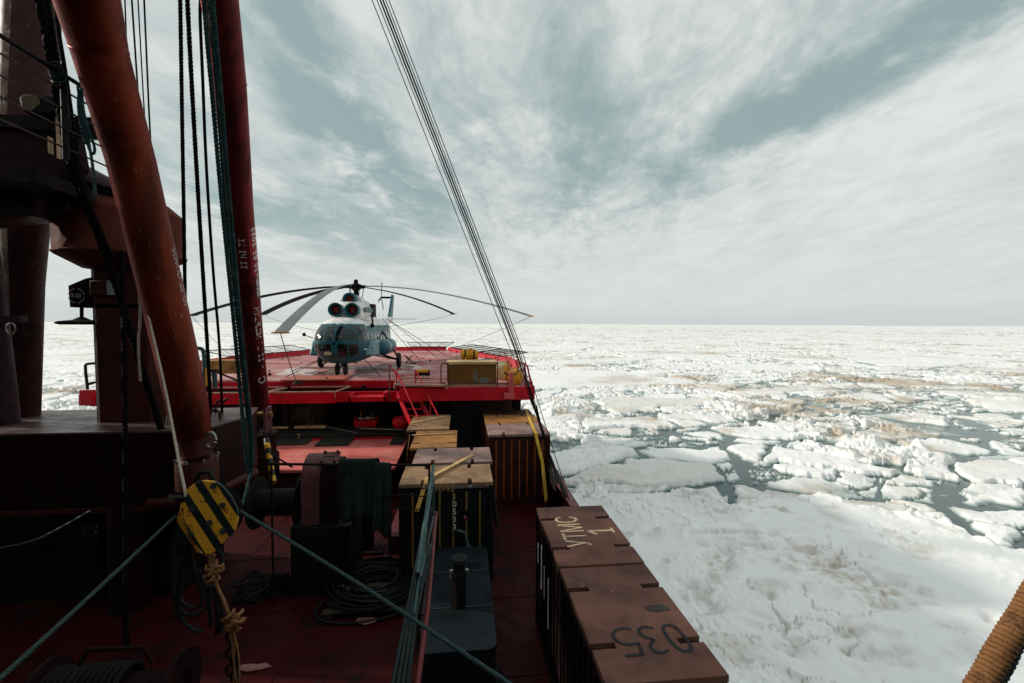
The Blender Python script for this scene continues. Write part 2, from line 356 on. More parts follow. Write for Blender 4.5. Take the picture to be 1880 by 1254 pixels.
# ------------------------------------------------------------------ builders
ORG = {}
def thing(name, label, cat, loc=(0, 0, 0), group=None):
    o = bpy.data.objects.new(name, None); COL.objects.link(o); o.location = loc; o.empty_display_size = .2
    o['label'] = label; o['category'] = cat
    if group: o['group'] = group
    ORG[o.name] = Vector(loc)
    return o
def V(*a): return Vector(a)
class MB:
    def __init__(s): s.v = []; s.f = []
    def add(s, vs, fs):
        n = len(s.v); s.v += [Vector(v) for v in vs]; s.f += [tuple(i + n for i in f) for f in fs]; return s
    def box(s, c, d, rot=None):
        c = Vector(c); h = Vector(d) / 2; M = rot or Matrix.Identity(3)
        vs = [c + M @ Vector((x * h.x, y * h.y, z * h.z)) for x in (-1, 1) for y in (-1, 1) for z in (-1, 1)]
        return s.add(vs, [(0, 1, 3, 2), (4, 6, 7, 5), (0, 4, 5, 1), (2, 3, 7, 6), (0, 2, 6, 4), (1, 5, 7, 3)])
    def b2(s, lo, hi):
        lo = Vector(lo); hi = Vector(hi); return s.box((lo + hi) / 2, hi - lo)
    def tube(s, pts, r, n=12, cap=True, closed=False, ph=0.0):
        pts = [Vector(p) for p in pts]; k = len(pts)
        rs = r if isinstance(r, (list, tuple)) else [r] * k
        T = []
        for i in range(k):
            if closed: t = pts[(i + 1) % k] - pts[i - 1]
            else: t = pts[min(i + 1, k - 1)] - pts[max(i - 1, 0)]
            T.append(t.normalized())
        up = Vector((0, 0, 1)) if abs(T[0].z) < .9 else Vector((0, 1, 0))
        u = T[0].cross(up).normalized(); vs = []
        for i in range(k):
            u = (u - T[i] * u.dot(T[i])).normalized(); w = T[i].cross(u)
            for j in range(n):
                a = 2 * math.pi * j / n + ph; vs.append(pts[i] + (u * math.cos(a) + w * math.sin(a)) * rs[i])
        fs = []
        for i in range(k if closed else k - 1):
            for j in range(n):
                a = i * n; b = ((i + 1) % k) * n
                fs.append((a + j, a + (j + 1) % n, b + (j + 1) % n, b + j))
        if cap and not closed:
            fs.append(tuple(reversed(range(n)))); fs.append(tuple((k - 1) * n + j for j in range(n)))
        return s.add(vs, fs)
    def cyl(s, a, b, r, n=20, r2=None): return s.tube([a, b], [r, r if r2 is None else r2], n)
    def poly(s, pts, dirv, holes=()):
        """flat outline (with holes) extruded by dirv"""
        loops = [[Vector(p) for p in pts]] + [[Vector(p) for p in h] for h in holes]
        tris = tessellate_polygon(loops); fl = [p for l in loops for p in l]; n = len(fl); d = Vector(dirv)
        s0 = len(s.v); s.v += fl + [p + d for p in fl]
        s.f += [tuple(s0 + i for i in t_) for t_ in tris] + [tuple(s0 + n + i for i in reversed(t_)) for t_ in tris]
        o = 0
        for l in loops:
            k = len(l)
            for i in range(k):
                j = (i + 1) % k; s.f.append((s0 + o + i, s0 + o + j, s0 + n + o + j, s0 + n + o + i))
            o += k
        return s
    def lathe(s, c, prof, ax=(0, 0, 1), n=32, cap=True):
        ax = Vector(ax).normalized(); u = ax.orthogonal().normalized(); w = ax.cross(u); c = Vector(c); vs = []
        for (h, r) in prof:
            for j in range(n):
                a = 2 * math.pi * j / n; vs.append(c + ax * h + (u * math.cos(a) + w * math.sin(a)) * r)
        fs = []
        for i in range(len(prof) - 1):
            for j in range(n): fs.append((i * n + j, i * n + (j + 1) % n, (i + 1) * n + (j + 1) % n, (i + 1) * n + j))
        if cap: fs += [tuple(reversed(range(n))), tuple((len(prof) - 1) * n + j for j in range(n))]
        return s.add(vs, fs)
    def sph(s, c, r, n=16):
        rr = Vector(r) if not isinstance(r, (int, float)) else Vector((r, r, r)); vs = []; fs = []; m_ = n // 2
        for i in range(m_ + 1):
            for j in range(n):
                th = math.pi * i / m_; a = 2 * math.pi * j / n
                vs.append(Vector(c) + Vector((rr.x * math.sin(th) * math.cos(a), rr.y * math.sin(th) * math.sin(a), rr.z * math.cos(th))))
        for i in range(m_):
            for j in range(n): fs.append((i * n + j, (i + 1) * n + j, (i + 1) * n + (j + 1) % n, i * n + (j + 1) % n))
        return s.add(vs, fs)
    def xf(s, M):
        s.v = [M @ v for v in s.v]; return s
    def build(s, name, material, parent=None, bevel=0.0, smooth=True, ang=38, label=None):
        me = bpy.data.meshes.new(name)
        o3 = ORG.get(parent.name, Vector()) if parent else Vector()
        me.from_pydata([v - o3 for v in s.v], [], s.f)
        bmx = bmesh.new(); bmx.from_mesh(me); bmesh.ops.recalc_face_normals(bmx, faces=bmx.faces); bmx.to_mesh(me); bmx.free()
        for mm in (material if isinstance(material, (list, tuple)) else [material]): me.materials.append(mm)
        if smooth:
            me.polygons.foreach_set('use_smooth', [True] * len(me.polygons)); me.set_sharp_from_angle(angle=R(ang))
        o = bpy.data.objects.new(name, me); COL.objects.link(o)
        if parent: o.parent = parent; ORG[o.name] = o3
        else: ORG[o.name] = Vector()
        if bevel:
            md = o.modifiers.new('bevel', 'BEVEL'); md.width = bevel; md.segments = 2; md.limit_method = 'ANGLE'; md.angle_limit = R(40)
        if label: o['label'] = label
        return o
import bmesh
def tag(o, label, cat, group=None):
    o['label'] = label; o['category'] = cat
    if group: o['group'] = group
    return o
def struct(o): o['kind'] = 'structure'; return o
def copy_tree(o, delta, label=None, parent=None):
    c = o.copy(); COL.objects.link(c)
    if parent: c.parent = parent
    else: c.location = o.location + Vector(delta)
    ORG[c.name] = ORG.get(o.name, Vector()) + Vector(delta)
    if label: c['label'] = label
    for ch in [x for x in o.children]: copy_tree(ch, delta, None, c)
    return c
def line(pts, r, n=8): return MB().tube(pts, r, n)
def sag(a, b, s, k=14):
    a = Vector(a); b = Vector(b)
    return [a.lerp(b, i / k) - Vector((0, 0, 4 * s * (i / k) * (1 - i / k))) for i in range(k + 1)]
def resample(pts, step):
    pts = [Vector(p) for p in pts]; out_ = [pts[0]]
    for a, b in zip(pts[:-1], pts[1:]):
        n = max(1, int((b - a).length / step))
        out_ += [a.lerp(b, i / n) for i in range(1, n + 1)]
    return out_
def smoothpts(pts, it=2):
    pts = [Vector(p) for p in pts]
    for _ in range(it):
        q = [pts[0]]
        for a, b in zip(pts[:-1], pts[1:]): q += [a.lerp(b, .25), a.lerp(b, .75)]
        q.append(pts[-1]); pts = q
    return pts
def strands(pts, r, pitch, ns=3, step=None, n=7):
    """laid rope: ns strands wound round each other along pts"""
    step = step or pitch / 7
    p = resample(pts, step); mb = MB(); T = []
    for i in range(len(p)): T.append((p[min(i + 1, len(p) - 1)] - p[max(i - 1, 0)]).normalized())
    u = T[0].orthogonal().normalized(); fr = []; s_ = 0
    for i in range(len(p)):
        u = (u - T[i] * u.dot(T[i])).normalized(); fr.append((u.copy(), T[i].cross(u), s_))
        if i + 1 < len(p): s_ += (p[i + 1] - p[i]).length
    for k in range(ns):
        q = []
        for i in range(len(p)):
            a = 2 * math.pi * (fr[i][2] / pitch + k / ns)
            q.append(p[i] + (fr[i][0] * math.cos(a) + fr[i][1] * math.sin(a)) * r * .5)
        mb.tube(q, r * .56, n)
    mb.tube(p, r * .45, 5)
    return mb
def text(body, name, size, M, material, parent, thick=0.003, font_off=0.0, label=None):
    cu = bpy.data.curves.new(name, 'FONT'); cu.body = body; cu.size = size; cu.extrude = thick; cu.offset = font_off
    cu.align_x = 'CENTER'; cu.align_y = 'CENTER'; cu.resolution_u = 3
    to = bpy.data.objects.new('tmp', cu); COL.objects.link(to)
    bpy.context.view_layer.update()
    me = bpy.data.meshes.new_from_object(to.evaluated_get(bpy.context.evaluated_depsgraph_get()))
    bpy.data.objects.remove(to); bpy.data.curves.remove(cu)
    me.transform(M); me.name = name
    o3 = ORG.get(parent.name, Vector()); me.transform(Matrix.Translation(-o3))
    me.materials.clear(); me.materials.append(material)
    o = bpy.data.objects.new(name, me); COL.objects.link(o); o.parent = parent; ORG[o.name] = o3
    if label: o['label'] = label
    return o
def frame(origin, xdir, ydir):
    x = Vector(xdir).normalized(); z = x.cross(Vector(ydir)).normalized(); y = z.cross(x)
    return Matrix(((x.x, y.x, z.x, origin[0]), (x.y, y.y, z.y, origin[1]), (x.z, y.z, z.z, origin[2]), (0, 0, 0, 1)))

# ---- materials
DECKRED = mat('deck_paint_dark_red', (.040, .0032, .0042), .6, spec=.1, col2=(.014, .004, .004), scale=1.6, thr=(.5, .66), col3=(.09, .035, .03), thr3=(.70, .76), scale3=12, bump=.25, bscale=25)
HELI_D = mat('helideck_paint', (.36, .115, .105), .7, spec=.15, col2=(.50, .30, .29), scale=.45, thr=(.40, .62), col3=(.22, .085, .08), thr3=(.57, .68), scale3=2.2, bump=.15)
RED = mat('bright_red_paint', (.50, .006, .018), .42, col2=(.36, .008, .012), scale=2, col3=(.55, .25, .2), thr3=(.72, .76), scale3=8, bump=.1)
OXIDE = mat('oxide_red_paint', (.058, .014, .010), .5, spec=.15, col2=(.026, .008, .007), scale=1.4, thr=(.48, .68), col3=(.12, .065, .05), thr3=(.72, .75), scale3=14, bump=.2)
BOOMRED = mat('boom_paint', (.130, .020, .009), .40, .4, spec=.3, tint=(1, .35, .2), col2=(.048, .010, .007), scale=1.6, thr=(.42, .62), col3=(.26, .17, .14), thr3=(.635, .68), scale3=13, bump=.4, bscale=14, streak=.3)
MAROON = mat('maroon_paint', (.017, .0045, .0045), .5, spec=.1, col2=(.009, .0035, .0035), scale=1.2, col3=(.10, .07, .06), thr3=(.73, .76), scale3=15, bump=.2)
BOXTOP = mat('scuffed_plate_paint', (.075, .045, .043), .42, col2=(.12, .085, .08), scale=1.2, thr=(.45, .7), col3=(.30, .25, .22), thr3=(.7, .74), scale3=14, bump=.2)
PURPLE = mat('faded_purple_red_paint', (.042, .017, .022), .5, spec=.15, col2=(.02, .008, .010), scale=1.5, bump=.2)
TAN = mat('mast_maroon_paint', (.045, .015, .015), .5, spec=.12, col2=(.026, .010, .010), scale=1.3, col3=(.14, .07, .055), thr3=(.6, .7), scale3=5, bump=.2)
DARK = mat('dark_steel', (.006, .006, .007), .7, spec=.06, col2=(.022, .012, .009), scale=4, bump=.3)
BLACKM = mat('black_machinery', (.006, .007, .007), .65, spec=.15, col2=(.014, .010, .008), scale=6, bump=.3)
WIRE = mat('greased_wire_rope', (.005, .005, .005), .85, spec=.05)
TEAL_ROPE = mat('teal_rope', (.014, .036, .037), .8, spec=.1, col2=(.035, .070, .070), scale=6, bump=.5, bscale=90)
BLUEWIRE = mat('blue_grey_cable', (.022, .050, .052), .6, spec=.2, col2=(.035, .065, .065), scale=20)
MANILA = mat('manila_rope', (.30, .145, .058), .85, col2=(.15, .07, .03), scale=18, bump=.7, bscale=160)
PALEROPE = mat('pale_cord', (.42, .38, .30), .8, col2=(.25, .22, .17), scale=30)
YELLOW = mat('yellow_paint', (.62, .33, .02), .5, col2=(.45, .20, .02), scale=4, col3=(.05, .02, .012), thr3=(.66, .7), scale3=16, bump=.2)
ORANGE = mat('orange_yellow_canvas', (.68, .32, .02), .55, col2=(.55, .22, .015), scale=4, bump=.3)
BLACK = mat('black_paint', (.010, .014, .014), .5)
WHITE = mat('white_paint', (.70, .70, .67), .5, col2=(.5, .48, .44), scale=5)
WOOD = mat('weathered_plywood', (.27, .165, .085), .65, col2=(.15, .085, .045), scale=2.2, thr=(.42, .66), col3=(.36, .27, .18), thr3=(.58, .68), scale3=6, bump=.3, bscale=50)
WOODO = mat('orange_brown_roof', (.34, .155, .040), .6, col2=(.17, .075, .03), scale=1.8, thr=(.42, .66), col3=(.38, .22, .10), thr3=(.6, .7), scale3=5, bump=.3)
WOODG = mat('grey_pink_roof', (.27, .175, .15), .7, col2=(.17, .10, .085), scale=2, thr=(.42, .66), col3=(.36, .27, .23), thr3=(.6, .7), scale3=5, bump=.3)
RUSTROOF = mat('brown_container_roof', (.155, .070, .050), .7, spec=.15, col2=(.085, .042, .034), scale=1.6, thr=(.42, .68), col3=(.20, .10, .08), thr3=(.62, .72), scale3=5, bump=.3, bscale=18)
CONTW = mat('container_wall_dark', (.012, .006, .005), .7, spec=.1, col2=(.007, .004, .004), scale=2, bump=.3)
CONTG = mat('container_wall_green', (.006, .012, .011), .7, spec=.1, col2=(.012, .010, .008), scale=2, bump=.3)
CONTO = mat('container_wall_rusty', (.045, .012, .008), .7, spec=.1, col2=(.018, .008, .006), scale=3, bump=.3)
HATCH = mat('hatch_cover_salmon', (.58, .13, .11), .6, col2=(.60, .22, .18), scale=1.5, thr=(.4, .7), col3=(.28, .05, .045), thr3=(.62, .7), scale3=4, bump=.15)
LUMBER = mat('pale_lumber', (.55, .38, .17), .7, col2=(.42, .27, .11), scale=5, bump=.3, streak=.2)
GREENST = mat('green_blue_steel', (.03, .085, .088), .5, spec=.3, col2=(.016, .045, .045), scale=5, bump=.2)
TARP = mat('green_tarpaulin', (.016, .026, .021), .8, spec=.1, col2=(.008, .013, .011), scale=3, bump=.5, bscale=12)
LOCKER = mat('blue_grey_locker', (.008, .013, .018), .65, spec=.08, col2=(.006, .010, .012), scale=2, col3=(.022, .015, .009), thr3=(.62, .72), scale3=3, bump=.15)
RUBBER = mat('rubber', (.014, .014, .015), .75)
BRASS = mat('worn_brass', (.42, .26, .09), .35, .8)
RAILB = 0
BARE = mat('bare_steel', (.38, .38, .37), .35, .8, col2=(.2, .15, .12), scale=8)
PINKP = mat('pink_grey_paint', (.12, .045, .05), .5, spec=.2, col2=(.09, .034, .034), scale=3, bump=.2)
WINCHB = mat('winch_maroon', (.018, .006, .006), .6, spec=.08, col2=(.010, .004, .004), scale=3, bump=.2)
DZ = 4.8      # main deck
HZ = 8.35     # helideck
CT = 7.21     # container tops
SX = 3.05     # starboard side
# ------------------------------------------------------------------ hull, decks, bulwark
mb = MB()
out_ = [(-15.4, -14), (SX, -14), (SX, 28), (1.6, 38), (-1.2, 46), (-6.2, 54), (-11.2, 46), (-14, 38), (-15.4, 28)]
mb.poly([(x, y, DZ - .02) for x, y in out_], (0, 0, -6.3))
struct(mb.build('ship_hull', mat('hull_black', (.03, .008, .008), .5, bump=.2)))
mb = MB(); mb.poly([(x * 1.0, y, DZ) for x, y in out_[:3] + [(-15.4, 28)]], (0, 0, -.01))
dk = struct(mb.build('main_deck', DECKRED))
mb = MB()
for y in (3.1, 5.4, 7.7, 10.0, 12.3, 14.6): mb.b2((-9.4, y, DZ + .0005), (SX - .02, y + .03, DZ + .012))
for x in (-7.9, -5.6, -3.3, -1.0, 1.2): mb.b2((x, 1.5, DZ + .0008), (x + .025, 16, DZ + .010))
mb.build('weld_bead', DECKRED, dk)
# weld seams and plates standing proud of the deck
t = thing('bulwark', 'dark red starboard bulwark with oval freeing holes and sloping stays', 'bulwark', (SX, 12, DZ))
mb = MB(); hol_ = []
def oval(yc, zc, a, b, n=16): return [(SX, yc + a * math.cos(2 * math.pi * i / n), zc + b * math.sin(2 * math.pi * i / n)) for i in range(n)]
holes = [oval(y, DZ + .62, .22, .15) for y in (8.2, 10.9, 13.1, 16, 20, 24)]
mb.poly([(SX, -8, DZ), (SX, 27.5, DZ), (SX, 27.5, DZ + 1.2), (SX, -8, DZ + 1.2)], (.03, 0, 0), holes)
mb.build('plate', MAROON, t)
MB().b2((SX - .16, -8, DZ + 1.2), (SX + .10, 27.5, DZ + 1.26)).build('cap_rail', mat('cap_rail_paint', (.17, .05, .045), .5, col2=(.1, .03, .03), scale=3), t, .01)
for k in range(14):
    y = 1.5 + k * 1.8
    MB().poly([(SX - .01, y, DZ), (SX - .6, y, DZ), (SX - .12, y, DZ + 1.19), (SX - .01, y, DZ + 1.19)], (0, .03, 0)).build('stay', MAROON, t)
for h in holes:
    MB().tube(h, .035, 6, closed=True).build('hole_rim', PINKP, t)

# superstructure behind the photographer and an added, unseen port block: dark, to shade the near deck
mb = MB(); mb.b2((-15.0, -12, DZ), (2.4, -.8, 17.0)); struct(mb.build('ship_superstructure', mat('superstructure_paint', (.04, .010, .009), .6, spec=.1)))
mb = MB(); mb.b2((-15.3, -.7, DZ), (-9.6, 8.4, 13.6)); struct(mb.build('port_shade_block', mat('superstructure_paint', (.04, .010, .009), .6, spec=.1)))

# ------------------------------------------------------------------ helideck
t = thing('helideck', 'red helicopter landing deck with white painted circle and raised rim', 'helideck', (-6.2, 30, DZ))
oc = [(-15.4, 21.6), (-2.2, 21.6), (-2.2, 20.2), (3.0, 20.2), (3.0, 31), (-1.6, 44.5), (-10.8, 44.5), (-15.4, 31)]
MB().poly([(x, y, HZ) for x, y in oc], (0, 0, -.18)).build('deck_plate', HELI_D, t)
# rim nets
mb = MB()
rim_ = [(3.0, 25.5), (3.0, 31), (-1.6, 44.5), (-10.8, 44.5), (-15.4, 31), (-15.4, 22)]
for (a, b) in zip(rim_[:-1], rim_[1:]):
    a = V(*a, 0); b = V(*b, 0); d = (b - a).normalized(); nrm = V(d.y, -d.x, 0) * -1
    ctr = V(-6.2, 32, 0)
    if nrm.dot((a + b) / 2 - ctr) < 0: nrm = -nrm
    p = [a + V(0, 0, HZ - .1), b + V(0, 0, HZ - .1), b + nrm * .25 + V(0, 0, HZ + .36), a + nrm * .25 + V(0, 0, HZ + .36)]
    mb.poly(p, nrm * .05)
    L_ = (b - a).length; k = int(L_ / 1.6)
    for i in range(1, k):
        q = a.lerp(b, i / k) - nrm * .12; mb.b2(q + V(-.05, -.05, HZ), q + V(.05, .05, HZ + .22))
mb.build('rim', RED, t)
# circle markings
def ring(c, r0, r1, z, n=72, a0=0, a1=360):
    m_ = MB(); vs = []; fs = []
    for i in range(n + 1):
        a = R(a0 + (a1 - a0) * i / n); vs += [V(c[0] + r0 * math.cos(a), c[1] + r0 * math.sin(a), z), V(c[0] + r1 * math.cos(a), c[1] + r1 * math.sin(a), z)]
    for i in range(n): fs.append((2 * i, 2 * i + 1, 2 * i + 3, 2 * i + 2))
    return m_.add(vs, fs)
WORNW = mat('worn_white_marking', (.62, .56, .54), .6, col2=(.42, .2, .19), scale=2.5, thr=(.5, .62))
ring((-6.2, 27.2), 3.35, 3.75, HZ + .004).build('landing_circle', WORNW, t)
ring((-6.2, 30.5), 8.4, 8.52, HZ + .004).build('outer_circle', WORNW, t)
mb = MB(); mb.add([V(-9.6, 24.2, HZ + .008), V(-8.2, 24.2, HZ + .008), V(-8.0, 26.4, HZ + .008), V(-9.3, 27.2, HZ + .008)], [(0, 1, 2, 3)])
mb.build('white_patch', WORNW, t)
mb = MB()
for x0, y0, x1, y1 in ((-7.3, 25.4, -6.9, 28.8), (-5.5, 25.4, -5.1, 28.8), (-6.9, 26.9, -5.5, 27.3)):
    mb.add([V(x0, y0, HZ + .006), V(x1, y0, HZ + .006), V(x1, y1, HZ + .006), V(x0, y1, HZ + .006)], [(0, 1, 2, 3)])
mb.build('landing_letter', mat('yellowed_marking', (.42, .33, .20), .6, col2=(.3, .12, .1), scale=3), t)
mb = None
for gx in (-13, -10.5, -8, -5.5, -3, -.5):
    for gy in (23, 26, 31, 34.5, 38):
        if (gx + 6.2) ** 2 + (gy - 27.2) ** 2 > 6: MB().lathe((gx, gy, HZ), [(0, .09), (.03, .09), (.045, .05), (.05, .02)], n=10).build('tie_down_ring', DARK, t)
# dark patches on the deck under the helicopter
mb = MB()
for cx, cy, rx, ry in ((-5.2, 27.6, 2.0, 1.2), (-7.2, 24.9, 1.1, .5), (-6.6, 23.8, 1.0, .35)):
    vs = [V(cx, cy, HZ + .010)] + [V(cx + rx * math.cos(i * .314) * (1 + .18 * math.sin(i * 2.1)), cy + ry * math.sin(i * .314) * (1 + .2 * math.cos(i * 1.7)), HZ + .010) for i in range(20)]
    mb.add(vs, [(0, i + 1, (i + 1) % 20 + 1) for i in range(20)])
mb.build('dark_deck_patch', mat('dark_deck_patch', (.09, .035, .035), .35, col2=(.25, .07, .07), scale=1.5, thr=(.5, .6)), t)
# fascias
fz0, fz1 = HZ - .62, HZ - .10
mb = MB(); mb.b2((-2.6, 19.0, HZ - .58), (3.02, 19.12, HZ - .02)); mb.b2((-2.6, 19.12, HZ - .58), (-2.45, 20.3, HZ - .02)); mb.b2((2.95, 19.12, HZ - .58), (3.05, 31, HZ - .02))
mb.build('fascia', RED, t, .008, label='deep bright red fascia of the projecting corner')
MB().b2((-2.45, 19.12, HZ - .12), (2.95, 20.25, HZ - .03)).build('corner_plate', HELI_D, t)
mb = MB(); mb.b2((-15.4, 20.0, HZ - .74), (-2.62, 20.12, HZ - .30)); mb.b2((-15.5, 20.12, HZ - .74), (-15.4, 31, HZ - .3)); mb.b2((-15.4, 21.45, HZ - .36), (-2.25, 21.57, HZ - .02))
mb.build('edge_beam', RED, t, .008)
MB().b2((-15.4, 20.12, HZ - .66), (-2.7, 21.44, HZ - .60)).build('lower_walkway', DECKRED, t)
TRAYM = mat('tray_rim_paint', (.42, .26, .20), .55, col2=(.25, .10, .08), scale=4)
for x0, x1 in ((-14.8, -12.1), (-11.9, -8.2), (-8.0, -5.35)):
    y0, y1, z = 19.75, 21.3, HZ - .25
    tr = MB().b2((x0, y0, z - .30), (x1, y1, z - .26)).build('tray', mat('tray_inside', (.09, .02, .02), .6), t)
    mb = MB()
    for a, b in (((x0, y0), (x1, y0)), ((x1, y0), (x1 + .25, y1)), ((x1 + .25, y1), (x0 + .25, y1)), ((x0 + .25, y1), (x0, y0))):
        mb.cyl((*a, z), (*b, z), .035, 8)
    for i in range(5): mb.cyl((x0 + (x1 - x0) * i / 4, y0, z), (x0 + (x1 - x0) * i / 4, y0, z - .28), .02, 6)
    mb.build('tray_rim', TRAYM, tr)
    MB().b2((x0, y0 - .02, z - .48), (x1, y0 + .02, z - .05)).build('tray_front', RED, tr)
MB().b2((-8.1, 21.2, HZ + .03), (-5.4, 22.9, HZ + .10)).build('ramp_plate', mat('ramp_orange_red', (.42, .12, .08), .6, col2=(.3, .07, .05), scale=2), t, .01)
mb = MB(); mb.b2((-4.7, 19.3, HZ - .62), (-3.2, 20.0, HZ - .42)); mb.b2((-4.7, 19.3, HZ - .62), (-4.6, 20.0, HZ - .3)); mb.b2((-3.3, 19.3, HZ - .62), (-3.2, 20.0, HZ - .25))
mb.build('ladder_landing', RED, t, .01)
for x in (-14.6, -11.2, -7.8, -4.5, -1.6, .6, 2.6):
    for y in (21.2, 30): MB().cyl((x, y, DZ), (x, y, HZ - .18), .11, 12).build('support_post', MAROON if x < 0 else OXIDE, t)
mb = MB()
for y in (22.6, 25, 27.4, 30): mb.b2((-15.3, y, HZ - .55), (2.9, y + .12, HZ - .18))
mb.build('deck_beam', MAROON, t)
MB().b2((2.2, 19.5, HZ - 1.1), (2.5, 20.4, HZ - .58)).build('bracket', BLACKM, t)

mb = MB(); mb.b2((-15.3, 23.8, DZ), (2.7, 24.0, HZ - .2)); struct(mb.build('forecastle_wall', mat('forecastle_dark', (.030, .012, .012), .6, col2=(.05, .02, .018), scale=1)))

# tilted safety net frames
def netframe(P, label):
    t = thing('safety_net_frame', label, 'net frame', tuple(P[0]), 'safety net frames on the helideck rim')
    mb = MB()
    for a, b in zip(P, P[1:] + P[:1]): mb.cyl(a, b, .03, 8)
    for i in range(1, 4): mb.cyl(P[0].lerp(P[1], i / 4), P[3].lerp(P[2], i / 4), .025, 6)
    mb.build('tube_frame', DARK, t)
    mb = MB()
    for i in range(1, 16): mb.cyl(P[0].lerp(P[1], i / 16), P[3].lerp(P[2], i / 16), .006, 4)
    for i in range(1, 7): mb.cyl(P[0].lerp(P[3], i / 7), P[1].lerp(P[2], i / 7), .006, 4)
    mb.build('netting', BLUEWIRE, t)
netframe([V(-15.3, 31.6, 8.75), V(-12.6, 39.3, 8.75), V(-14.4, 40.0, 9.1), V(-17.1, 32.2, 9.1)], 'dark tilted net frame on the port rim behind the helicopter nose')
netframe([V(-5.0, 44.7, 8.72), V(-1.6, 44.7, 8.72), V(-.9, 46.8, 9.05), V(-5.6, 46.8, 9.05)], 'pale tilted net frame on the far rim of the landing deck')
netframe([V(-1.2, 43.4, 8.72), V(1.2, 36.4, 8.72), V(3.2, 37.0, 8.95), V(.8, 44.0, 8.95)], 'low net frame on the starboard rim beyond the yellow raft canister')
netframe([V(1.3, 36.0, 8.72), V(2.9, 31.6, 8.72), V(4.6, 32.2, 8.95), V(3.2, 36.6, 8.95)], 'low net frame on the starboard rim nearest the corner railing')

# ladder from the helideck
t = thing('ship_ladder', 'bright red ladder from the helideck down beside the wooden crates', 'ladder', (-3.2, 19.6, HZ - .6))
A = V(-3.9, 19.9, HZ - .3); 
A = aY(728, 722, 19.4); B = aY(768, 812, 17.8)
off = V(.75, .35, 0)
for nm, o_ in (('stringer', V(0, 0, 0)), ('stringer', off)):
    mb = MB(); d = (B - A).normalized(); n_ = V(0, 1, 0).cross(d).normalized()
    p = [A + o_ + V(0, 0, .14), B + o_ + V(0, 0, .14), B + o_ - V(0, 0, .14), A + o_ - V(0, 0, .14)]
    mb.poly(p, (.05, 0, 0)); mb.build(nm, RED, t)
for i in range(7):
    p = A.lerp(B, (i + .5) / 7); MB().box(p + off / 2, (off.x, .22, .03)).build('rung', RED, t)
for o_ in (V(0, 0, .95), off + V(0, 0, .95)):
    MB().tube([A + o_ - V(0, 0, .9), A + o_, B + o_], .028, 8).build('handrail', RED, t)
for i in (1, 2):
    p = A.lerp(B, i / 3) + off; MB().cyl(p, p + V(0, 0, .95), .02, 8).build('handrail_post', RED, t)
for px, py0, py1 in ((716, 735, 668),):
    a = aY(px, py0, 19.6); b = aY(px - 2, py1, 19.6)
    MB().tube([a, b], .03, 8).build('gate_post', PINKP, t)
    MB().tube([b, aY(745, 712, 19.4)], .03, 8).build('sloping_rail', RED, t)
MB().tube([aY(729, 733, 19.2), aY(749, 720, 19.0)], .02, 6).build('cross_bar', PINKP, t)

# ------------------------------------------------------------------ louvred cage box and rafts on the corner
t = thing('mesh_cage', 'large rusty orange mesh-fronted box on the helideck corner', 'cage', (0, 19.6, HZ))
x0, x1 = aY(822, 700, 19.4).x, aY(912, 700, 19.4).x; zb = HZ - .0; zt = aY(866, 664, 19.4).z
y0, y1 = 19.35, 20.4
MB().b2((x0 + .02, y0 + .05, zb), (x1 - .02, y1, zt - .08)).build('box_body', mat('cage_dark_orange', (.13, .05, .012), .6, col2=(.08, .03, .012), scale=4), t)
mb = MB(); mb.b2((x0 - .05, y0 - .04, zt - .12), (x1 + .05, y1 + .05, zt)); mb.b2((x0 - .02, y0 - .03, zb - .02), (x1 + .02, y0 + .06, zb + .10))
mb.build('lid', mat('cage_lid', (.50, .34, .17), .6, col2=(.36, .2, .1), scale=5), t, .02)
mb = MB(); n = 34
for i in range(n + 1):
    x = x0 + .08 + (x1 - x0 - .16) * i / n; mb.b2((x - .008, y0 + .01, zb + .08), (x + .008, y0 + .03, zt - .12))
for i in range(17):
    z = zb + .10 + (zt - zb - .24) * i / 16; mb.b2((x0 + .06, y0 + .012, z - .008), (x1 - .06, y0 + .034, z + .008))
mb.build('mesh_front', mat('mesh_yellow', (.27, .12, .022), .55, col2=(.24, .30, .26), scale=1.6, thr=(.55, .62)), t)
mb = MB(); mb.tube([V(x0 - .28, y0 - .02, zb - .05), V(x0 - .28, y0 - .02, zt - .14), V(x0 - .2, y0 - .02, zt - .06), V(x0 - .02, y0 - .02, zt - .06)], .03, 8)
mb.tube([V(x0 - .28, y0 - .05, zb + .10), V(x1, y0 - .05, zb + .10)], .03, 8); mb.tube([V(x1 + .02, y0 - .05, zb - .05), V(x1 + .02, y0 - .05, zt)], .03, 8); mb.tube([V(x0 + .0, y0 - .05, zb - .05), V(x0 + .0, y0 - .05, zt)], .03, 8)
mb.build('guard_frame', PINKP, t)

def canister(name, label, a, b, r, straps, material, cat='raft canister'):
    a = Vector(a); b = Vector(b); t = thing(name, label, cat, tuple((a + b) / 2 - V(0, 0, r)))
    d = b - a; L_ = d.length
    MB().lathe(a, [(0, r * .55), (.04, r * .86), (.10, r * .98), (.14, r), (L_ * .49, r), (L_ * .495, r * 1.05), (L_ * .505, r * 1.05), (L_ * .51, r), (L_ - .14, r), (L_ - .1, r * .98), (L_ - .04, r * .86), (L_, r * .55)], d, 28).build('shell', material, t)
    for s_ in straps: MB().lathe(a, [(L_ * s_ - .04, r * 1.0), (L_ * s_ - .04, r * 1.025), (L_ * s_ + .04, r * 1.025), (L_ * s_ + .04, r)], d, 28).build('strap', BLACK, t)
    return t
c0 = aY(846, 651, 24.5); c1 = aY(878, 651, 24.5)
t = canister('raft_canister', 'small yellow raft canister with two black straps behind the mesh box', c0, c1, .27, (.25, .75), ORANGE)
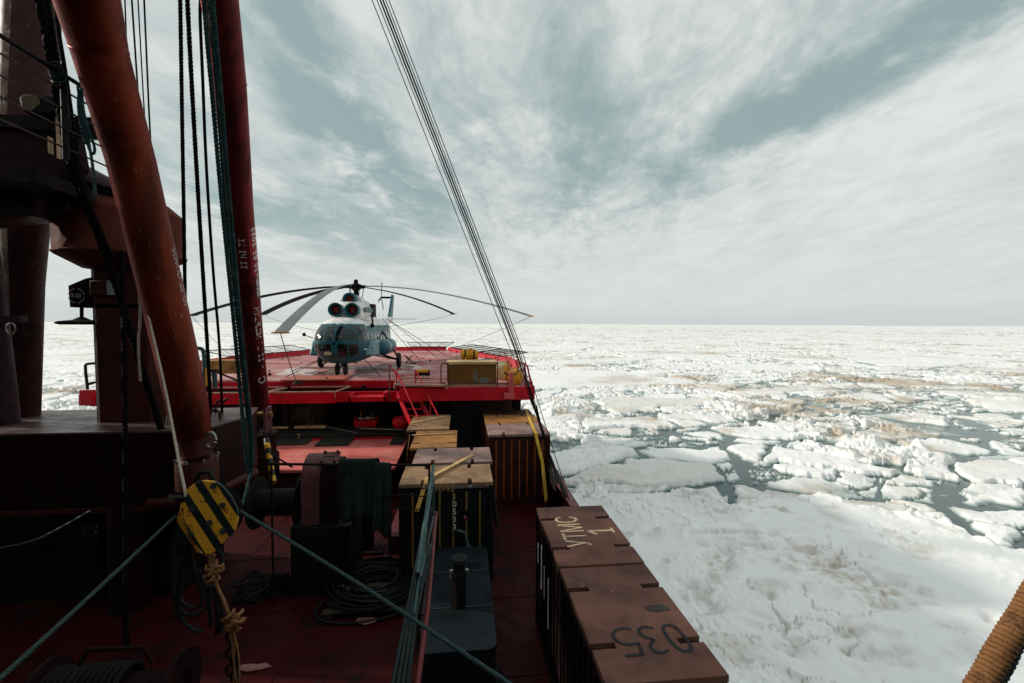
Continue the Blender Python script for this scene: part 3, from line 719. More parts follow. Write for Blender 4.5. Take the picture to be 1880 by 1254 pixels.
mb = MB(); mb.b2((c0.x, 24.3, c0.z - .42), (c1.x, 24.7, c0.z - .26)); mb.build('cradle', YELLOW, t)
MB().tube([V((c0.x + c1.x) / 2 - .25, 24.25, c0.z - .3), V((c0.x + c1.x) / 2, 24.4, c0.z + .33), V((c0.x + c1.x) / 2 + .15, 24.4, c0.z + .28)], .05, 8).build('lashing', ORANGE, t)
mb = MB(); mb.b2((c0.x - .1, 24.2, HZ), (c1.x + .1, 24.8, c0.z - .42)); mb.build('stand', DARK, t)
e0 = aY(918, 684, 20.9); e1 = e0 + V(.12, 1.7, 0)
canister('raft_canister', 'white topped grey yellow raft canister lying beside the mesh box', e0 + V(.15, .1, 0), e1 + V(.15, .3, 0), .40, (.3, .7), mat('raft_pale', (.55, .48, .30), .5, col2=(.60, .33, .04), scale=1.4, thr=(.45, .55)))
f0 = aY(944, 694, 19.55); f1 = f0 + V(.15, 1.3, .0)
canister('raft_canister', 'round orange yellow raft canister on the pink stand at the deck corner', f0, f1, .36, (.35, .8), ORANGE)
t = thing('canister_stand', 'pink red steel stand holding the round yellow canister', 'stand', (f0.x, 19.1, HZ - .6))
g = aY(938, 716, 18.95)
mb = MB(); mb.b2((g.x - .10, 18.84, HZ - .42), (g.x + .10, 18.98, HZ + .62)); mb.b2((g.x - .30, 18.80, HZ - .50), (g.x + .14, 18.98, HZ - .26)); mb.build('post', mat('stand_pink', (.55, .10, .10), .5), t, .01)
MB().tube([V(g.x - .28, 18.95, HZ + .62), V(g.x - .16, 18.95, HZ + .5), V(g.x, 18.95, HZ + .48), V(g.x + .2, 18.95, HZ + .52), V(g.x + .3, 18.95, HZ + .68)], .035, 8).build('cradle_arm', BLACK, t)
# tarp bundle behind the cage
h = aY(896, 668, 23.0); mb = MB().sph((h.x, 23.2, HZ + .1), (.85, .6, .78), 24)
tag(mb.build('covered_drum', mat('dark_blue_tarp', (.03, .04, .055), .6, bump=.5, bscale=8)), 'round hump under a dark blue grey cover behind the mesh box', 'covered drum')
# corner railings
RAILP = mat('rail_pink_rust', (.30, .10, .07), .5)
def loop_rail(P, label, name='railing', m_=None):
    t = thing(name, label, 'railing', tuple(P[0])); MB().tube(smoothpts(P, 1), .032, 8).build('frame', m_ or RAILP, t); return t
y_ = 21.5
P = [aY(914, 706, y_), aY(913, 644, y_), aY(930, 648, y_), aY(934, 700, y_)]
t = loop_rail(P, 'tall rusty pink railing loop standing right of the mesh box')
MB().tube([P[0].lerp(P[1], .5), P[3].lerp(P[2], .5)], .02, 6).build('mid_bar', RAILP, t)
P = [aY(934, 706, 21), aY(934, 650, 21), aY(956, 659, 21), aY(957, 706, 21)]
t = loop_rail(P, 'second rusty pink railing loop behind the yellow canisters')
MB().tube([P[0].lerp(P[1], .45), P[3].lerp(P[2], .45)], .02, 6).build('mid_bar', RAILP, t)
t = thing('railing', 'red corner railing with sloping bars and wire mesh at the deck edge', 'railing', (2.9, 20, HZ))
for px0, py0, px1, py1, Y in ((966, 712, 963, 666, 19.3), (976, 712, 968, 670, 20.2), (958, 712, 948, 660, 21.8), (978, 716, 976, 700, 19.2)):
    MB().cyl(aY(px0, py0, Y), aY(px1, py1, Y), .04, 8).build('post', RED, t)
MB().tube([aY(963, 667, 19.3), aY(968, 672, 20.2), aY(948, 660, 21.8)], .028, 8).build('top_bar', RED, t)
MB().tube([aY(965, 690, 19.3), aY(972, 692, 20.2), aY(953, 685, 21.8)], .02, 8).build('mid_bar', RED, t)
mb = MB()
for i in range(9): mb.cyl(aY(948 + i * 1.8, 660 + i * .8, 20.8), aY(957 + i * 1.8, 706, 20.8), .008, 4)
mb.build('mesh', RAILP, t)
# small things on the landing deck
t = thing('equipment_case', 'small black case with bright yellow lid on the landing deck', 'case', (-2.2, 23.2, HZ))
a = aZ(762, 690, HZ); b = aZ(788, 690, HZ)
MB().b2((a.x, a.y, HZ + .01), (b.x, a.y + .5, HZ + .26)).build('body', BLACKM, t, .02)
MB().b2((a.x + .05, a.y - .01, HZ + .16), (b.x - .05, a.y + .5, HZ + .30)).build('lid', ORANGE, t, .02)
MB().cyl((a.x - .55, a.y + .2, HZ + .26), (a.x, a.y + .2, HZ + .26), .02, 6).build('handle', BLACKM, t)
for i in range(5): 
    q = aZ(767 + i * 4.5, 697, HZ); MB().sph((q.x, q.y, HZ + .07), (.12, .10, .07), 8).build('rag', WHITE if i % 2 else BLACKM, t)
t = thing('tray_table', 'low rectangular tan framed grating between the ladder and mesh box', 'grating', (-2, 20.8, HZ))
P = [aZ(724, 706, HZ + .12), aZ(820, 707, HZ + .12), aZ(824, 694, HZ + .12), aZ(732, 693, HZ + .12)]
mb = MB()
for a, b in zip(P, P[1:] + P[:1]): mb.cyl(a, b, .035, 8)
mb.cyl(P[0].lerp(P[3], .35), P[1].lerp(P[2], .35), .025, 6)
for p in P: mb.cyl(p, V(p.x, p.y, HZ - .05), .03, 6)
mb.build('frame', TRAYM, t)
MB().poly([p - V(0, 0, .06) for p in P], (0, 0, -.02)).build('plate', mat('grating_dark_pink', (.22, .075, .07), .7, col2=(.1, .04, .04), scale=5), t)
# dark stains / clamps on the deck
for px, py, r_ in ((546, 706, .2), (495, 690, .10), (790, 664, .09), (600, 700, .1)):
    q = aZ(px, py, HZ - .02); tag(MB().lathe((q.x, q.y, HZ), [(0, r_), (.06, r_ * .9), (.10, r_ * .4), (.16, r_ * .35)], n=14).build('tie_down_fitting', BLACKM),
        {546: 'dark tie-down fitting at the foot of the left rotor line', 495: 'small dark tie-down fitting beside the second boom', 790: 'tiny tie-down fitting right of the white circle', 600: 'tiny dark fitting on the orange ramp plate'}[px], 'deck fitting')
# ------------------------------------------------------------------ containers
SLOT = mat('slot_black', (.006, .006, .006), .8)
def container(x0, x1, y0, y1, zt, z0, roof, wall, label, group, along='y', rib=None, notch=True, ribs_front=True, nribs=9, nd=.10, nl=.30):
    t = thing('cargo_container', label, 'container', ((x0 + x1) / 2, (y0 + y1) / 2, z0), group)
    i_ = .035
    mb = MB(); mb.b2((x0 + i_, y0 + i_, z0 + .12), (x1 - i_, y1 - i_, zt - .13)); mb.build('body', wall, t)
    rm = rib or wall
    n = max(3, int((y1 - y0) / .23))
    def ribs(name, boxes, m_):
        mb = MB(); [mb.b2(*q) for q in boxes]; mb.build(name, m_, t)
    Y_ = [y0 + (y1 - y0) * k / n for k in range(1, n)]
    ribs('side_ribs', [((x0 + .005, y - .03, z0 + .2), (x0 + i_, y + .03, zt - .25)) for y in Y_], wall)
    ribs('side_ribs', [((x1 - i_, y - .03, z0 + .2), (x1 - .005, y + .03, zt - .25)) for y in Y_], wall)
    X_ = [x0 + (x1 - x0) * k / nribs for k in range(1, nribs)]
    ribs('front_ribs', [((x - .022, y0 + .002, z0 + .2), (x + .022, y0 + i_, zt - .22)) for x in X_], rm)
    ribs('rear_ribs', [((x - .03, y1 - i_, z0 + .2), (x + .03, y1 - .004, zt - .25)) for x in X_], rm)
    for (x, y) in ((x0, y0), (x1 - .09, y0), (x0, y1 - .09), (x1 - .09, y1 - .09)):
        MB().b2((x, y, z0), (x + .09, y + .09, zt - .11)).build('corner_post', wall, t)
    mb = MB()
    for a, b in (((x0 + .004, y0 + .004), (x1 - .004, y0 + .09)), ((x0 + .004, y1 - .09), (x1 - .004, y1 - .004)), ((x0 + .004, y0 + .09), (x0 + .09, y1 - .09)), ((x1 - .09, y0 + .09), (x1 - .004, y1 - .09))):
        mb.b2((*a, z0 + .02), (*b, z0 + .16))
    mb.build('base_frame', wall, t)
    # roof with four recesses for the lifting rings
    w, l = x1 - x0, y1 - y0
    P = [(x0, y0)]
    if along == 'y':
        P += [(x1, y0)]
        for f in (.25, .75):
            yc = y0 + l * f; P += [(x1, yc - nd / 2), (x1 - nl, yc - nd / 2), (x1 - nl, yc + nd / 2), (x1, yc + nd / 2)]
        P += [(x1, y1), (x0, y1)]
        for f in (.75, .25):
            yc = y0 + l * f; P += [(x0, yc + nd / 2), (x0 + nl, yc + nd / 2), (x0 + nl, yc - nd / 2), (x0, yc - nd / 2)]
    else:
        for f in (.25, .75):
            xc = x0 + w * f; P += [(xc - nd / 2, y0), (xc - nd / 2, y0 + nl), (xc + nd / 2, y0 + nl), (xc + nd / 2, y0)]
        P += [(x1, y0), (x1, y1)]
        for f in (.75, .25):
            xc = x0 + w * f; P += [(xc + nd / 2, y1), (xc + nd / 2, y1 - nl), (xc - nd / 2, y1 - nl), (xc - nd / 2, y1)]
        P += [(x0, y1)]
    rf = MB().poly([(x, y, zt) for x, y in P], (0, 0, -.085)).build('roof', roof, t, .006)
    # slight sheen seams on the roof
    for fx in (.25, .75):
        for sd in (0, 1):
            if along == 'y': c = V(x0 + .10 if sd == 0 else x1 - .10, y0 + l * fx, zt - .06)
            else: c = V(x0 + w * fx, y0 + .10 if sd == 0 else y1 - .10, zt - .06)
            MB().tube([c + V(-.05, 0, -.03), c + V(-.04, 0, .03), c + V(0, 0, .045), c + V(.04, 0, .03), c + V(.05, 0, -.03)], .012, 6).build('lifting_ring', OXIDE, t)
    MB().b2((x0 + .02, y0 + .02, zt - .128), (x1 - .02, y1 - .02, zt - .088)).build('roof_underframe', SLOT, t)
    return t
# right-hand row: px tops 1000..1335 x 935..1225
g = 'brown containers in a row along the starboard bulwark'
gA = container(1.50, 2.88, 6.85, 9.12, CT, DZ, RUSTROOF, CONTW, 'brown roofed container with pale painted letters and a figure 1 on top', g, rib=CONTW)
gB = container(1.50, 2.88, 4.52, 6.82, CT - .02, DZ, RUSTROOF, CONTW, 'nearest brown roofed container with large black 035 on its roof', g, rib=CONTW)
CREAMP = mat('cream_brush_paint', (.62, .48, .30), .6, col2=(.40, .28, .18), scale=14, thr=(.52, .6))
NAVYP = mat('navy_brush_paint', (.006, .008, .012), .6)
text('УТМС', 'painted_letters', .52, frame((2.02, 8.03, CT + .004), (0, 1, 0), (-1, 0, 0)) @ Matrix.Diagonal((.82, 1.15, 1, 1)), CREAMP, gA, .002)
# outlined 035 read from the bow side
def stroke(pts, w, z, name, m_, par, M):
    q = smoothpts([V(*p, 0) for p in pts], 3); mb = MB(); vs = []; fs = []
    for i, p in enumerate(q):
        tt = (q[min(i + 1, len(q) - 1)] - q[max(i - 1, 0)]).normalized(); n_ = V(-tt.y, tt.x, 0)
        vs += [M @ (p + n_ * w / 2), M @ (p - n_ * w / 2)]
    for i in range(len(q) - 1): fs.append((2 * i, 2 * i + 1, 2 * i + 3, 2 * i + 2))
    return mb.add(vs, fs).build(name, m_, par, smooth=False)
MF = frame((2.50, 7.98, CT + .0045), (0, 1, 0), (-1, 0, 0))
stroke([(-.13, .10), (-.06, .16), (-.01, .22), (0, .20), (0, .0), (0, -.12), (0, -.22)], .055, 0, 'painted_figure', CREAMP, gA, MF)
stroke([(-.09, -.235), (.09, -.235)], .05, 0, 'painted_figure', CREAMP, gA, MF)
M0 = Matrix.Translation((2.24, 5.14, CT - .02 + .007)) @ Matrix.Rotation(math.pi, 4, 'Z') @ Matrix.Diagonal((.92, .86, 1, 1))
# digits drawn in a frame whose y points aft once turned
stroke([(-.46, -.20), (-.50, .10), (-.46, .26), (-.36, .28), (-.28, .20), (-.25, -.10), (-.28, -.24), (-.36, -.28), (-.44, -.24), (-.46, -.18)], .045, 0, 'painted_digit', NAVYP, gB, M0)
stroke([(-.16, .22), (-.06, .28), (.04, .22), (.04, .10), (-.06, .02), (-.04, .0), (.08, -.08), (.08, -.22), (-.04, -.28), (-.14, -.22)], .045, 0, 'painted_digit', NAVYP, gB, M0)
stroke([(.42, .27), (.20, .27), (.19, .27), (.17, .06), (.18, .06), (.36, .07), (.46, -.04), (.44, -.20), (.30, -.28), (.16, -.24)], .045, 0, 'painted_digit', NAVYP, gB, M0)
rd_ = random.Random(4); z_ = CT - .02 + .003
MB().poly([V(2.60 + .17 * math.cos(i * .349) * rd_.uniform(.75, 1.15), 5.72 + .09 * math.sin(i * .349) * rd_.uniform(.7, 1.2), z_) for i in range(18)], (0, 0, .002)).build('bitumen_patch', mat('bitumen', (.03, .022, .026), .6), gB)
# white marks on the side of the first one
mb = MB()
for i, (y, z0_, z1_) in enumerate(((8.85, 6.2, 6.6), (8.45, 5.9, 6.75), (8.15, 5.9, 6.5), (7.75, 5.6, 6.5))): mb.b2((1.497, y - .03, z0_), (1.502, y + .03, z1_))
mb.build('white_marks', WHITE, gA)

# far right stack (orange brown roofs)
g = 'orange brown roofed containers beside the bulwark'
xa, xb = .86, 3.0
ys = [15.35, 17.1, 18.85, 20.6]
RIBL = mat('rib_sunlit_orange', (.26, .07, .025), .5)  # sunlight on the rib edges put into the rib colour
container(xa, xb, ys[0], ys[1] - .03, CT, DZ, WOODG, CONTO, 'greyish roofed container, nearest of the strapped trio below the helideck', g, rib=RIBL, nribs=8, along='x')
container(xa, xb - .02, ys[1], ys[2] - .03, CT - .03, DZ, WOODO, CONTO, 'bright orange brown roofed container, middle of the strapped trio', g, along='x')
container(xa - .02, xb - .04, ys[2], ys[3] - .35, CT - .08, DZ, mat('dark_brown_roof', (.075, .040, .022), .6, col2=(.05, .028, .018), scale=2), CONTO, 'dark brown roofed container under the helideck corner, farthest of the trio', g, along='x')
# middle pair
g = 'plywood roofed containers beside the walkway'
RIBY = mat('rib_ochre_paint', (.20, .115, .03), .5)
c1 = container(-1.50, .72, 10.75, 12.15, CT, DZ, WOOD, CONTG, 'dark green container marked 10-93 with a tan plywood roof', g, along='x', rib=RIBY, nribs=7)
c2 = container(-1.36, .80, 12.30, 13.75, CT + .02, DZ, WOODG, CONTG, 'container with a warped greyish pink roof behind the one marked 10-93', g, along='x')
text('10-93', 'painted_number', .21, frame((-.44, 10.742, CT - .13), (1, 0, 0), (0, 0, 1)), mat('ochre_number', (.40, .24, .08), .6), c1, .003)
for i, ch in enumerate('10533'):
    text(ch, 'painted_digit', .20, frame((-.20, 10.745, CT - .33 - i * .185), (1, 0, 0), (0, 0, 1)), WHITE if i else mat('cream', (.5, .45, .35), .6), c1, .003)
MB().b2((-.95, 10.74, CT - .13), (.62, 10.80, CT - .085)).build('worn_edge_strip', BARE, c1)
# crates on the left of them
g = 'plywood crates beside the salmon hatch'
k1 = container(-2.0, -.50, 16.35, 18.95, CT, DZ, WOOD, CONTO, 'square plywood topped crate at the foot of the red ladder', g)
k2 = container(-1.62, -.20, 14.0, 16.25, CT - .03, DZ, WOODO, CONTO, 'orange plywood topped crate just in front of the ladder crate', g)
# battens and straps lying on the crates
def plank(a, b, w, h, label, m_=LUMBER, name='batten'):
    a = Vector(a); b = Vector(b); d = (b - a).normalized(); s_ = d.cross(V(0, 0, 1)).normalized() * w / 2; u = V(0, 0, h)
    mb = MB(); mb.add([a - s_, a + s_, b + s_, b - s_, a - s_ + u, a + s_ + u, b + s_ + u, b - s_ + u], [(0, 1, 2, 3), (4, 7, 6, 5), (0, 4, 5, 1), (1, 5, 6, 2), (2, 6, 7, 3), (3, 7, 4, 0)])
    return tag(mb.build(name, m_, None, .004), label, 'plank')
plank(aZ(755, 778, CT + .01), aZ(818, 765, CT + .01), .07, .03, 'thin pale batten lying across the ladder crate')
plank(aZ(757, 800, CT - .02), aZ(833, 796, CT - .02), .06, .03, 'thin pale batten lying across the orange crate')
plank(aZ(783, 881, CT + .03), aZ(868, 836, CT + .03), .10, .03, 'pale strap board lying diagonally over the two plywood roofs')
a = V(*aZ(783, 881, CT + .03)); b = aY(765, 940, 10.45)
plank(a + V(0, -.05, .0), b, .10, .03, 'yellow board leaning down the face of the green container', mat('yellow_board', (.52, .30, .07), .6))
plank(aY(746, 848, 14.2), aY(752, 800, 14.2), .08, .06, 'upright pale batten against the side of the orange crate')
# yellow strap over the trio, down to the deck
p = [aZ(965, 752, CT - .06), aZ(975, 776, CT + .01), aZ(988, 802, CT + .03)]
p2 = aY(996, 850, 15.1); p3 = aY(1003, 920, 14.6)
mb = MB(); q = [V(*p[0]) + V(0, 0, .02), V(*p[1]), V(p[2].x, 15.30, CT + .02), V(p[2].x + .02, 15.24, CT - .12), p2, p3]
for a, b in zip(q[:-1], q[1:]):
    s_ = V(.055, 0, 0); mb.add([a - s_, a + s_, b + s_, b - s_, a - s_ + V(0, .012, .012), a + s_ + V(0, .012, .012), b + s_ + V(0, .012, .012), b - s_ + V(0, .012, .012)], [(0, 1, 2, 3), (4, 7, 6, 5), (0, 4, 5, 1), (1, 5, 6, 2), (2, 6, 7, 3), (3, 7, 4, 0)])
t = thing('lashing_strap', 'yellow webbing strap over the trio of containers with ratchet', 'strap', (2.6, 15, DZ))
mb.build('webbing', mat('yellow_webbing', (.66, .40, .05), .7, col2=(.5, .28, .04), scale=6), t)
mb = MB()
for i in range(6): mb.box(p3 + V(0, 0, -.04 - i * .055), (.13, .06, .035), Matrix.Rotation(.3 * (-1) ** i, 3, 'Y'))
mb.build('ratchet', BRASS, t)

# ------------------------------------------------------------------ hatch
t = thing('hatch_cover', 'flat salmon red cargo hatch cover on a dark coaming', 'hatch', (-8.5, 18, DZ))
hz = 6.0
MB().b2((-14, 15.95, hz - .10), (-2.35, 20.9, hz)).build('cover', HATCH, t, .01)
MB().b2((-13.9, 16.1, DZ), (-2.45, 20.7, hz - .1)).build('coaming', mat('coaming_dark', (.04, .012, .012), .6), t)
for k in range(9): MB().b2((-13.4 + k * 1.35, 16.02, DZ), (-13.34 + k * 1.35, 16.1, hz - .1)).build('stiffener', MAROON, t)
MB().b2((-14, 19.9, hz + .001), (-2.4, 20.1, hz + .05)).build('raised_edge', RED, t, .01)
q = aZ(549, 808, hz); MB().lathe((q.x, q.y, hz), [(0, .14), (.03, .14), (.05, .05), (.2, .05), (.24, .09), (.28, .05)], n=14).build('lifting_eye', BRASS, t)
# dark planks and pale lumber on the hatch's far edge
DKWOOD = mat('black_green_plank', (.022, .026, .020), .7, col2=(.045, .042, .03), scale=3)
for i, (px0, px1, py, yw) in enumerate(((500, 590, 795, .5), (600, 655, 802, .5), (725, 746, 802, .4))):
    a = aZ(px0, py, hz); b = aZ(px1, py, hz)
    tag(MB().b2((a.x, 18.9 if i else 19.2, hz + .005), (b.x, 20.3, hz + .09)).build('deck_board', DKWOOD, None, .01), ['wide dark board on the left end of the hatch cover', 'dark board in the middle of the hatch edge', 'short dark board at the right end of the hatch'][i], 'board')
for i in range(5):
    tag(MB().b2((-13, 20.2 + i * .22, hz + .10 + .03 * i), (-2.6, 20.36 + i * .22, hz + .18 + .03 * i)).build('long_plank', DKWOOD, None, .01), ['long dark plank nearest the hatch edge', 'second long dark plank behind the hatch edge', 'third long dark plank behind the hatch edge', 'fourth long dark plank under the helideck', 'farthest long dark plank under the helideck'][i], 'plank', 'long dark planks lying across the hatch')
a = aZ(488, 787, hz + .35); b = aZ(529, 786, hz + .35); plank(a, b, .20, .08, 'short pale timber lying beside the second boom')
a = aZ(542, 786, hz + .35); b = aZ(598, 785, hz + .35); plank(a, b, .24, .10, 'thick pale timber on the dark planks under the helideck')
plank(aZ(600, 784, hz + .36), aZ(662, 797, hz + .14), .05, .03, 'thin pale stick lying across the dark planks', mat('grey_stick', (.25, .25, .19), .7))
plank(aZ(660, 787, hz + .36), aZ(742, 790, hz + .34), .05, .04, 'grey stick at the right of the dark planks', mat('grey_stick', (.25, .25, .19), .7))
# things in the gloom under the helideck
t = thing('cable_drum', 'large brown drum standing in the gloom under the helideck', 'drum', (-8, 22, DZ))
c = aY(583, 762, 22.6); mb = MB().lathe(c, [(0, .95), (.08, .95), (.08, .5), (1.0, .5), (1.0, .95), (1.08, .95)], (-1, .15, 0), 32); mb.build('spool', mat('drum_brown', (.13, .085, .05), .6, col2=(.07, .04, .03), scale=3), t)
MB().lathe(c + V(.08, 0, 0), [(0, .28), (.05, .28), (.08, .1)], (1, -.15, 0), 20).build('hub', BRASS, t)
c = aY(640, 765, 22.4)
tag(MB().tube([c + V(.75 * math.cos(a * .3927), 0, .75 * math.sin(a * .3927)) for a in range(16)], .09, 8, closed=True).build('hose_ring', BLACKM), 'black ring of hose hanging under the helideck', 'hose')
t = thing('red_tub', 'small open red tub with rags behind the hatch', 'tub', (-5.6, 21, DZ))
a = aY(652, 784, 20.9); b = aY(690, 782, 20.9)
MB().b2((a.x, 20.9, a.z), (b.x, 21.5, a.z + .05)).build('floor', RED, t)
mb = MB(); mb.b2((a.x, 20.86, a.z), (b.x, 20.9, a.z + .30)); mb.b2((a.x, 21.5, a.z), (b.x, 21.54, a.z + .3)); mb.b2((a.x - .04, 20.86, a.z), (a.x, 21.54, a.z + .42)); mb.build('side', RED, t)
for i in range(4): MB().sph(a.lerp(b, .25 + i * .16) + V(0, .25, .32), (.16, .12, .07), 8).build('rag', WHITE if i % 2 == 0 else mat('rag_tan', (.35, .25, .12), .8), t)
c = aY(735, 775, 20.2); t = thing('mooring_buoy', 'shiny red round buoy beside the foot of the ladder', 'buoy', (c.x, c.y, c.z - .33))
MB().sph(c, (.36, .36, .30), 24).build('float', mat('glossy_red', (.55, .01, .015), .25), t); MB().cyl(c + V(0, 0, .28), c + V(0, 0, .36), .07, 12).build('cap', DARK, t)
for i, (px, py) in enumerate(((665, 757), (683, 767), (497, 775))):
    c = aY(px, py, 21.8); tag(MB().lathe(c - V(0, 0, .16), [(0, .10), (.2, .10), (.26, .04), (.34, .03), (.38, .06)], n=12).build('brass_valve', BRASS), ['small brass valve glinting under the helideck, upper one', 'small brass valve glinting just above the red tub', 'brass valve cluster beside the second boom'][i], 'valve')
for i in range(6):
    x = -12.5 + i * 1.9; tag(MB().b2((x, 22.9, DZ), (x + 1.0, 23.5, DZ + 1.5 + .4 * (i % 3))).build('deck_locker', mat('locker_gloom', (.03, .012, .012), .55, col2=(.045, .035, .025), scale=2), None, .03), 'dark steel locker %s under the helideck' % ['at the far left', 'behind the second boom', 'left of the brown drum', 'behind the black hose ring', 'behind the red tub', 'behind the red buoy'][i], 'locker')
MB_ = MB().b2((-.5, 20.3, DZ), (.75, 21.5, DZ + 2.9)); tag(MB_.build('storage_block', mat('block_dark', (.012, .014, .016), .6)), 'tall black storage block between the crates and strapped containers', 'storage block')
# ------------------------------------------------------------------ helicopter (nose towards the stern)
HX, HY0 = -6.10, 22.4      # nose tip
hc = thing('helicopter', 'teal and white twin-engine helicopter tied down on the red landing deck', 'helicopter', (HX, 27, HZ))
TEALP = mat('helicopter_teal', (.006, .098, .125), .42, spec=.25, col2=(.008, .075, .095), scale=1.5, bump=.05)
WHP = mat('helicopter_white', (.80, .81, .79), .35, col2=(.5, .5, .48), scale=2, thr=(.55, .7))
GLASS = mat('helicopter_glass', (.004, .010, .012), .10, spec=.45)
def H3(x, y, z): return V(HX + x, HY0 + y, HZ + z)
# (y, half width, z bottom, z top, exponent)
SEC = [(0.0, .06, 1.58, 1.72, 2), (.06, .42, 1.30, 2.02, 2), (.22, .80, .96, 2.24, 2.1), (.5, 1.05, .76, 2.46, 2.2), (.9, 1.20, .62, 2.72, 2.3), (1.4, 1.27, .56, 2.90, 2.4), (2.0, 1.29, .53, 2.97, 2.5),
       (3.5, 1.28, .53, 2.98, 2.6), (9.0, 1.24, .60, 2.96, 2.6), (10.4, .98, .98, 2.98, 2.4), (11.4, .62, 1.75, 3.0, 2.2), (12.2, .45, 2.12, 3.02, 2), (17.2, .22, 2.75, 3.2, 2), (17.5, .1, 2.85, 3.1, 2)]
def sec(y):
    for a, b in zip(SEC[:-1], SEC[1:]):
        if a[0] <= y <= b[0]:
            t_ = (y - a[0]) / (b[0] - a[0]); return [a[i] + (b[i] - a[i]) * t_ for i in range(5)]
ys_ = sorted(set([0, .02, .04, .06] + [.06 + .44 * i / 12 for i in range(13)] + [.5 + 1.5 * i / 24 for i in range(25)] + [2 + 7 * i / 50 for i in range(51)] + [9 + 8.5 * i / 20 for i in range(21)]))
NT = 120
grid = []
for y in ys_:
    _, w, zb_, zt_, e = sec(y); row = []
    for j in range(NT):
        a = 2 * math.pi * j / NT; c_, s_ = math.cos(a), math.sin(a)
        x = w * math.copysign(abs(s_) ** (2 / e), s_); z = (zb_ + zt_) / 2 + (zt_ - zb_) / 2 * math.copysign(abs(c_) ** (2 / e), c_)
        row.append((x, y, z))
    grid.append(row)
def kind(x, y, z):
    ax = abs(x)
    if y < 1.75:
        # windscreen band
        if 1.80 < z < 2.50 and (y < 1.05 or ax > .95) and y > .02:
            if ax < .035 or abs(ax - .50) < .03 or (y > .55 and abs(y - .62) < .03) or (y > 1.1 and abs(y - 1.15) < .03): return 'f'
            return 'g'
        if 1.0 < z < 1.66 and .14 < ax < 1.02 and y < .95 and not abs(ax - .60) < .025: return 'l'
    if 2.2 < y < 8.6 and ax > 1.0:
        k = (y - 2.6) / .95
        if 1.62 < z < 2.12 and abs(k - round(k)) < .24 and k > -.3: return 'w'
    if z > 2.60 - (.10 if y > 1.8 else 0): return 'W'
    if y > 10 and z > 2.4: return 'W'
    if 1.30 < z < 1.36 and y > 1: return 'W'
    return 'T'
parts = {k: MB() for k in ('T', 'W', 'g', 'l', 'w')}
WIN = {}
for i in range(len(ys_) - 1):
    for j in range(NT):
        q = [grid[i][j], grid[i][(j + 1) % NT], grid[i + 1][(j + 1) % NT], grid[i + 1][j]]
        c_ = [sum(v[k] for v in q) / 4 for k in range(3)]; kd = kind(*c_); kd = 'T' if kd == 'f' else kd
        if kd == 'w':
            WIN.setdefault((round((c_[1] - 2.6) / .95), c_[0] > 0), MB()).add([H3(*v) for v in q], [(0, 1, 2, 3)]); continue
        parts[kd].add([H3(*v) for v in q], [(0, 1, 2, 3)])
def weld(o):
    b_ = bmesh.new(); b_.from_mesh(o.data); bmesh.ops.remove_doubles(b_, verts=b_.verts, dist=.0008); bmesh.ops.recalc_face_normals(b_, faces=b_.faces); b_.to_mesh(o.data); b_.free()
    o.data.polygons.foreach_set('use_smooth', [True] * len(o.data.polygons)); o.data.set_sharp_from_angle(angle=R(50)); return o
fus = weld(parts['T'].build('fuselage', TEALP, hc)); weld(parts['W'].build('white_upper_fuselage', WHP, hc))
weld(parts['g'].build('windscreen', GLASS, hc)); weld(parts['l'].build('chin_window', GLASS, hc)); [weld(w_.build('cabin_window', GLASS, hc)) for w_ in WIN.values()]
# landing lamp panel, wipers, seats seen as pale shapes
MB().b2(H3(-.45, -.02, 1.10), H3(-.15, .24, 1.26)).build('landing_lamp', mat('lamp_tan', (.45, .36, .26), .5), hc, .01)
for s_ in (-1, 1): MB().tube([H3(s_ * .12 + .1, -.02, 1.80), H3(s_ * .3 + .1, .08, 2.15)], .012, 6).build('wiper', BARE, hc)
MB().tube([H3(-1.15, .6, 1.9), H3(-1.42, .3, 2.05)], .02, 6).build('mirror_arm', DARK, hc); MB().sph(H3(-1.45, .28, 2.08), .09, 10).build('mirror', DARK, hc)
# engine cowling
mb = MB(); K = [(2.1, .30, 2.9, 3.35), (2.35, .78, 2.85, 3.62), (3.0, .86, 2.8, 3.82), (4.2, .86, 2.8, 3.95), (5.4, .82, 2.8, 4.0), (6.6, .70, 2.8, 3.9), (8.2, .50, 2.8, 3.5), (9.6, .25, 2.8, 3.1)]
rows = []
for (y, w, zb_, zt_) in K:
    row = []
    for j in range(25):
        a = math.pi * j / 24; row.append(H3(-w * math.copysign(abs(math.cos(a)) ** .7, math.cos(a)), y, zb_ + (zt_ - zb_) * abs(math.sin(a)) ** .6))
    rows.append(row)
vs = [v for r0 in rows for v in r0]; fs = [(i * 25 + j, i * 25 + j + 1, (i + 1) * 25 + j + 1, (i + 1) * 25 + j) for i in range(len(K) - 1) for j in range(24)]
fs.append(tuple(range(25)))
mb.add(vs, fs); cw = mb.build('engine_cowling', WHP, hc)
for s_ in (-1, 1): MB().b2(H3(s_ * .885 - .02, 2.7, 3.25), H3(s_ * .885 + .02, 5.2, 3.50)).build('teal_band', TEALP, cw)
mb = MB(); mb.b2(H3(.72, 4.8, 3.0), H3(.93, 5.6, 3.75)); mb.build('exhaust_shade', BLACKM, cw)
REDC = mat('intake_cover_red', (.14, .010, .010), .6)
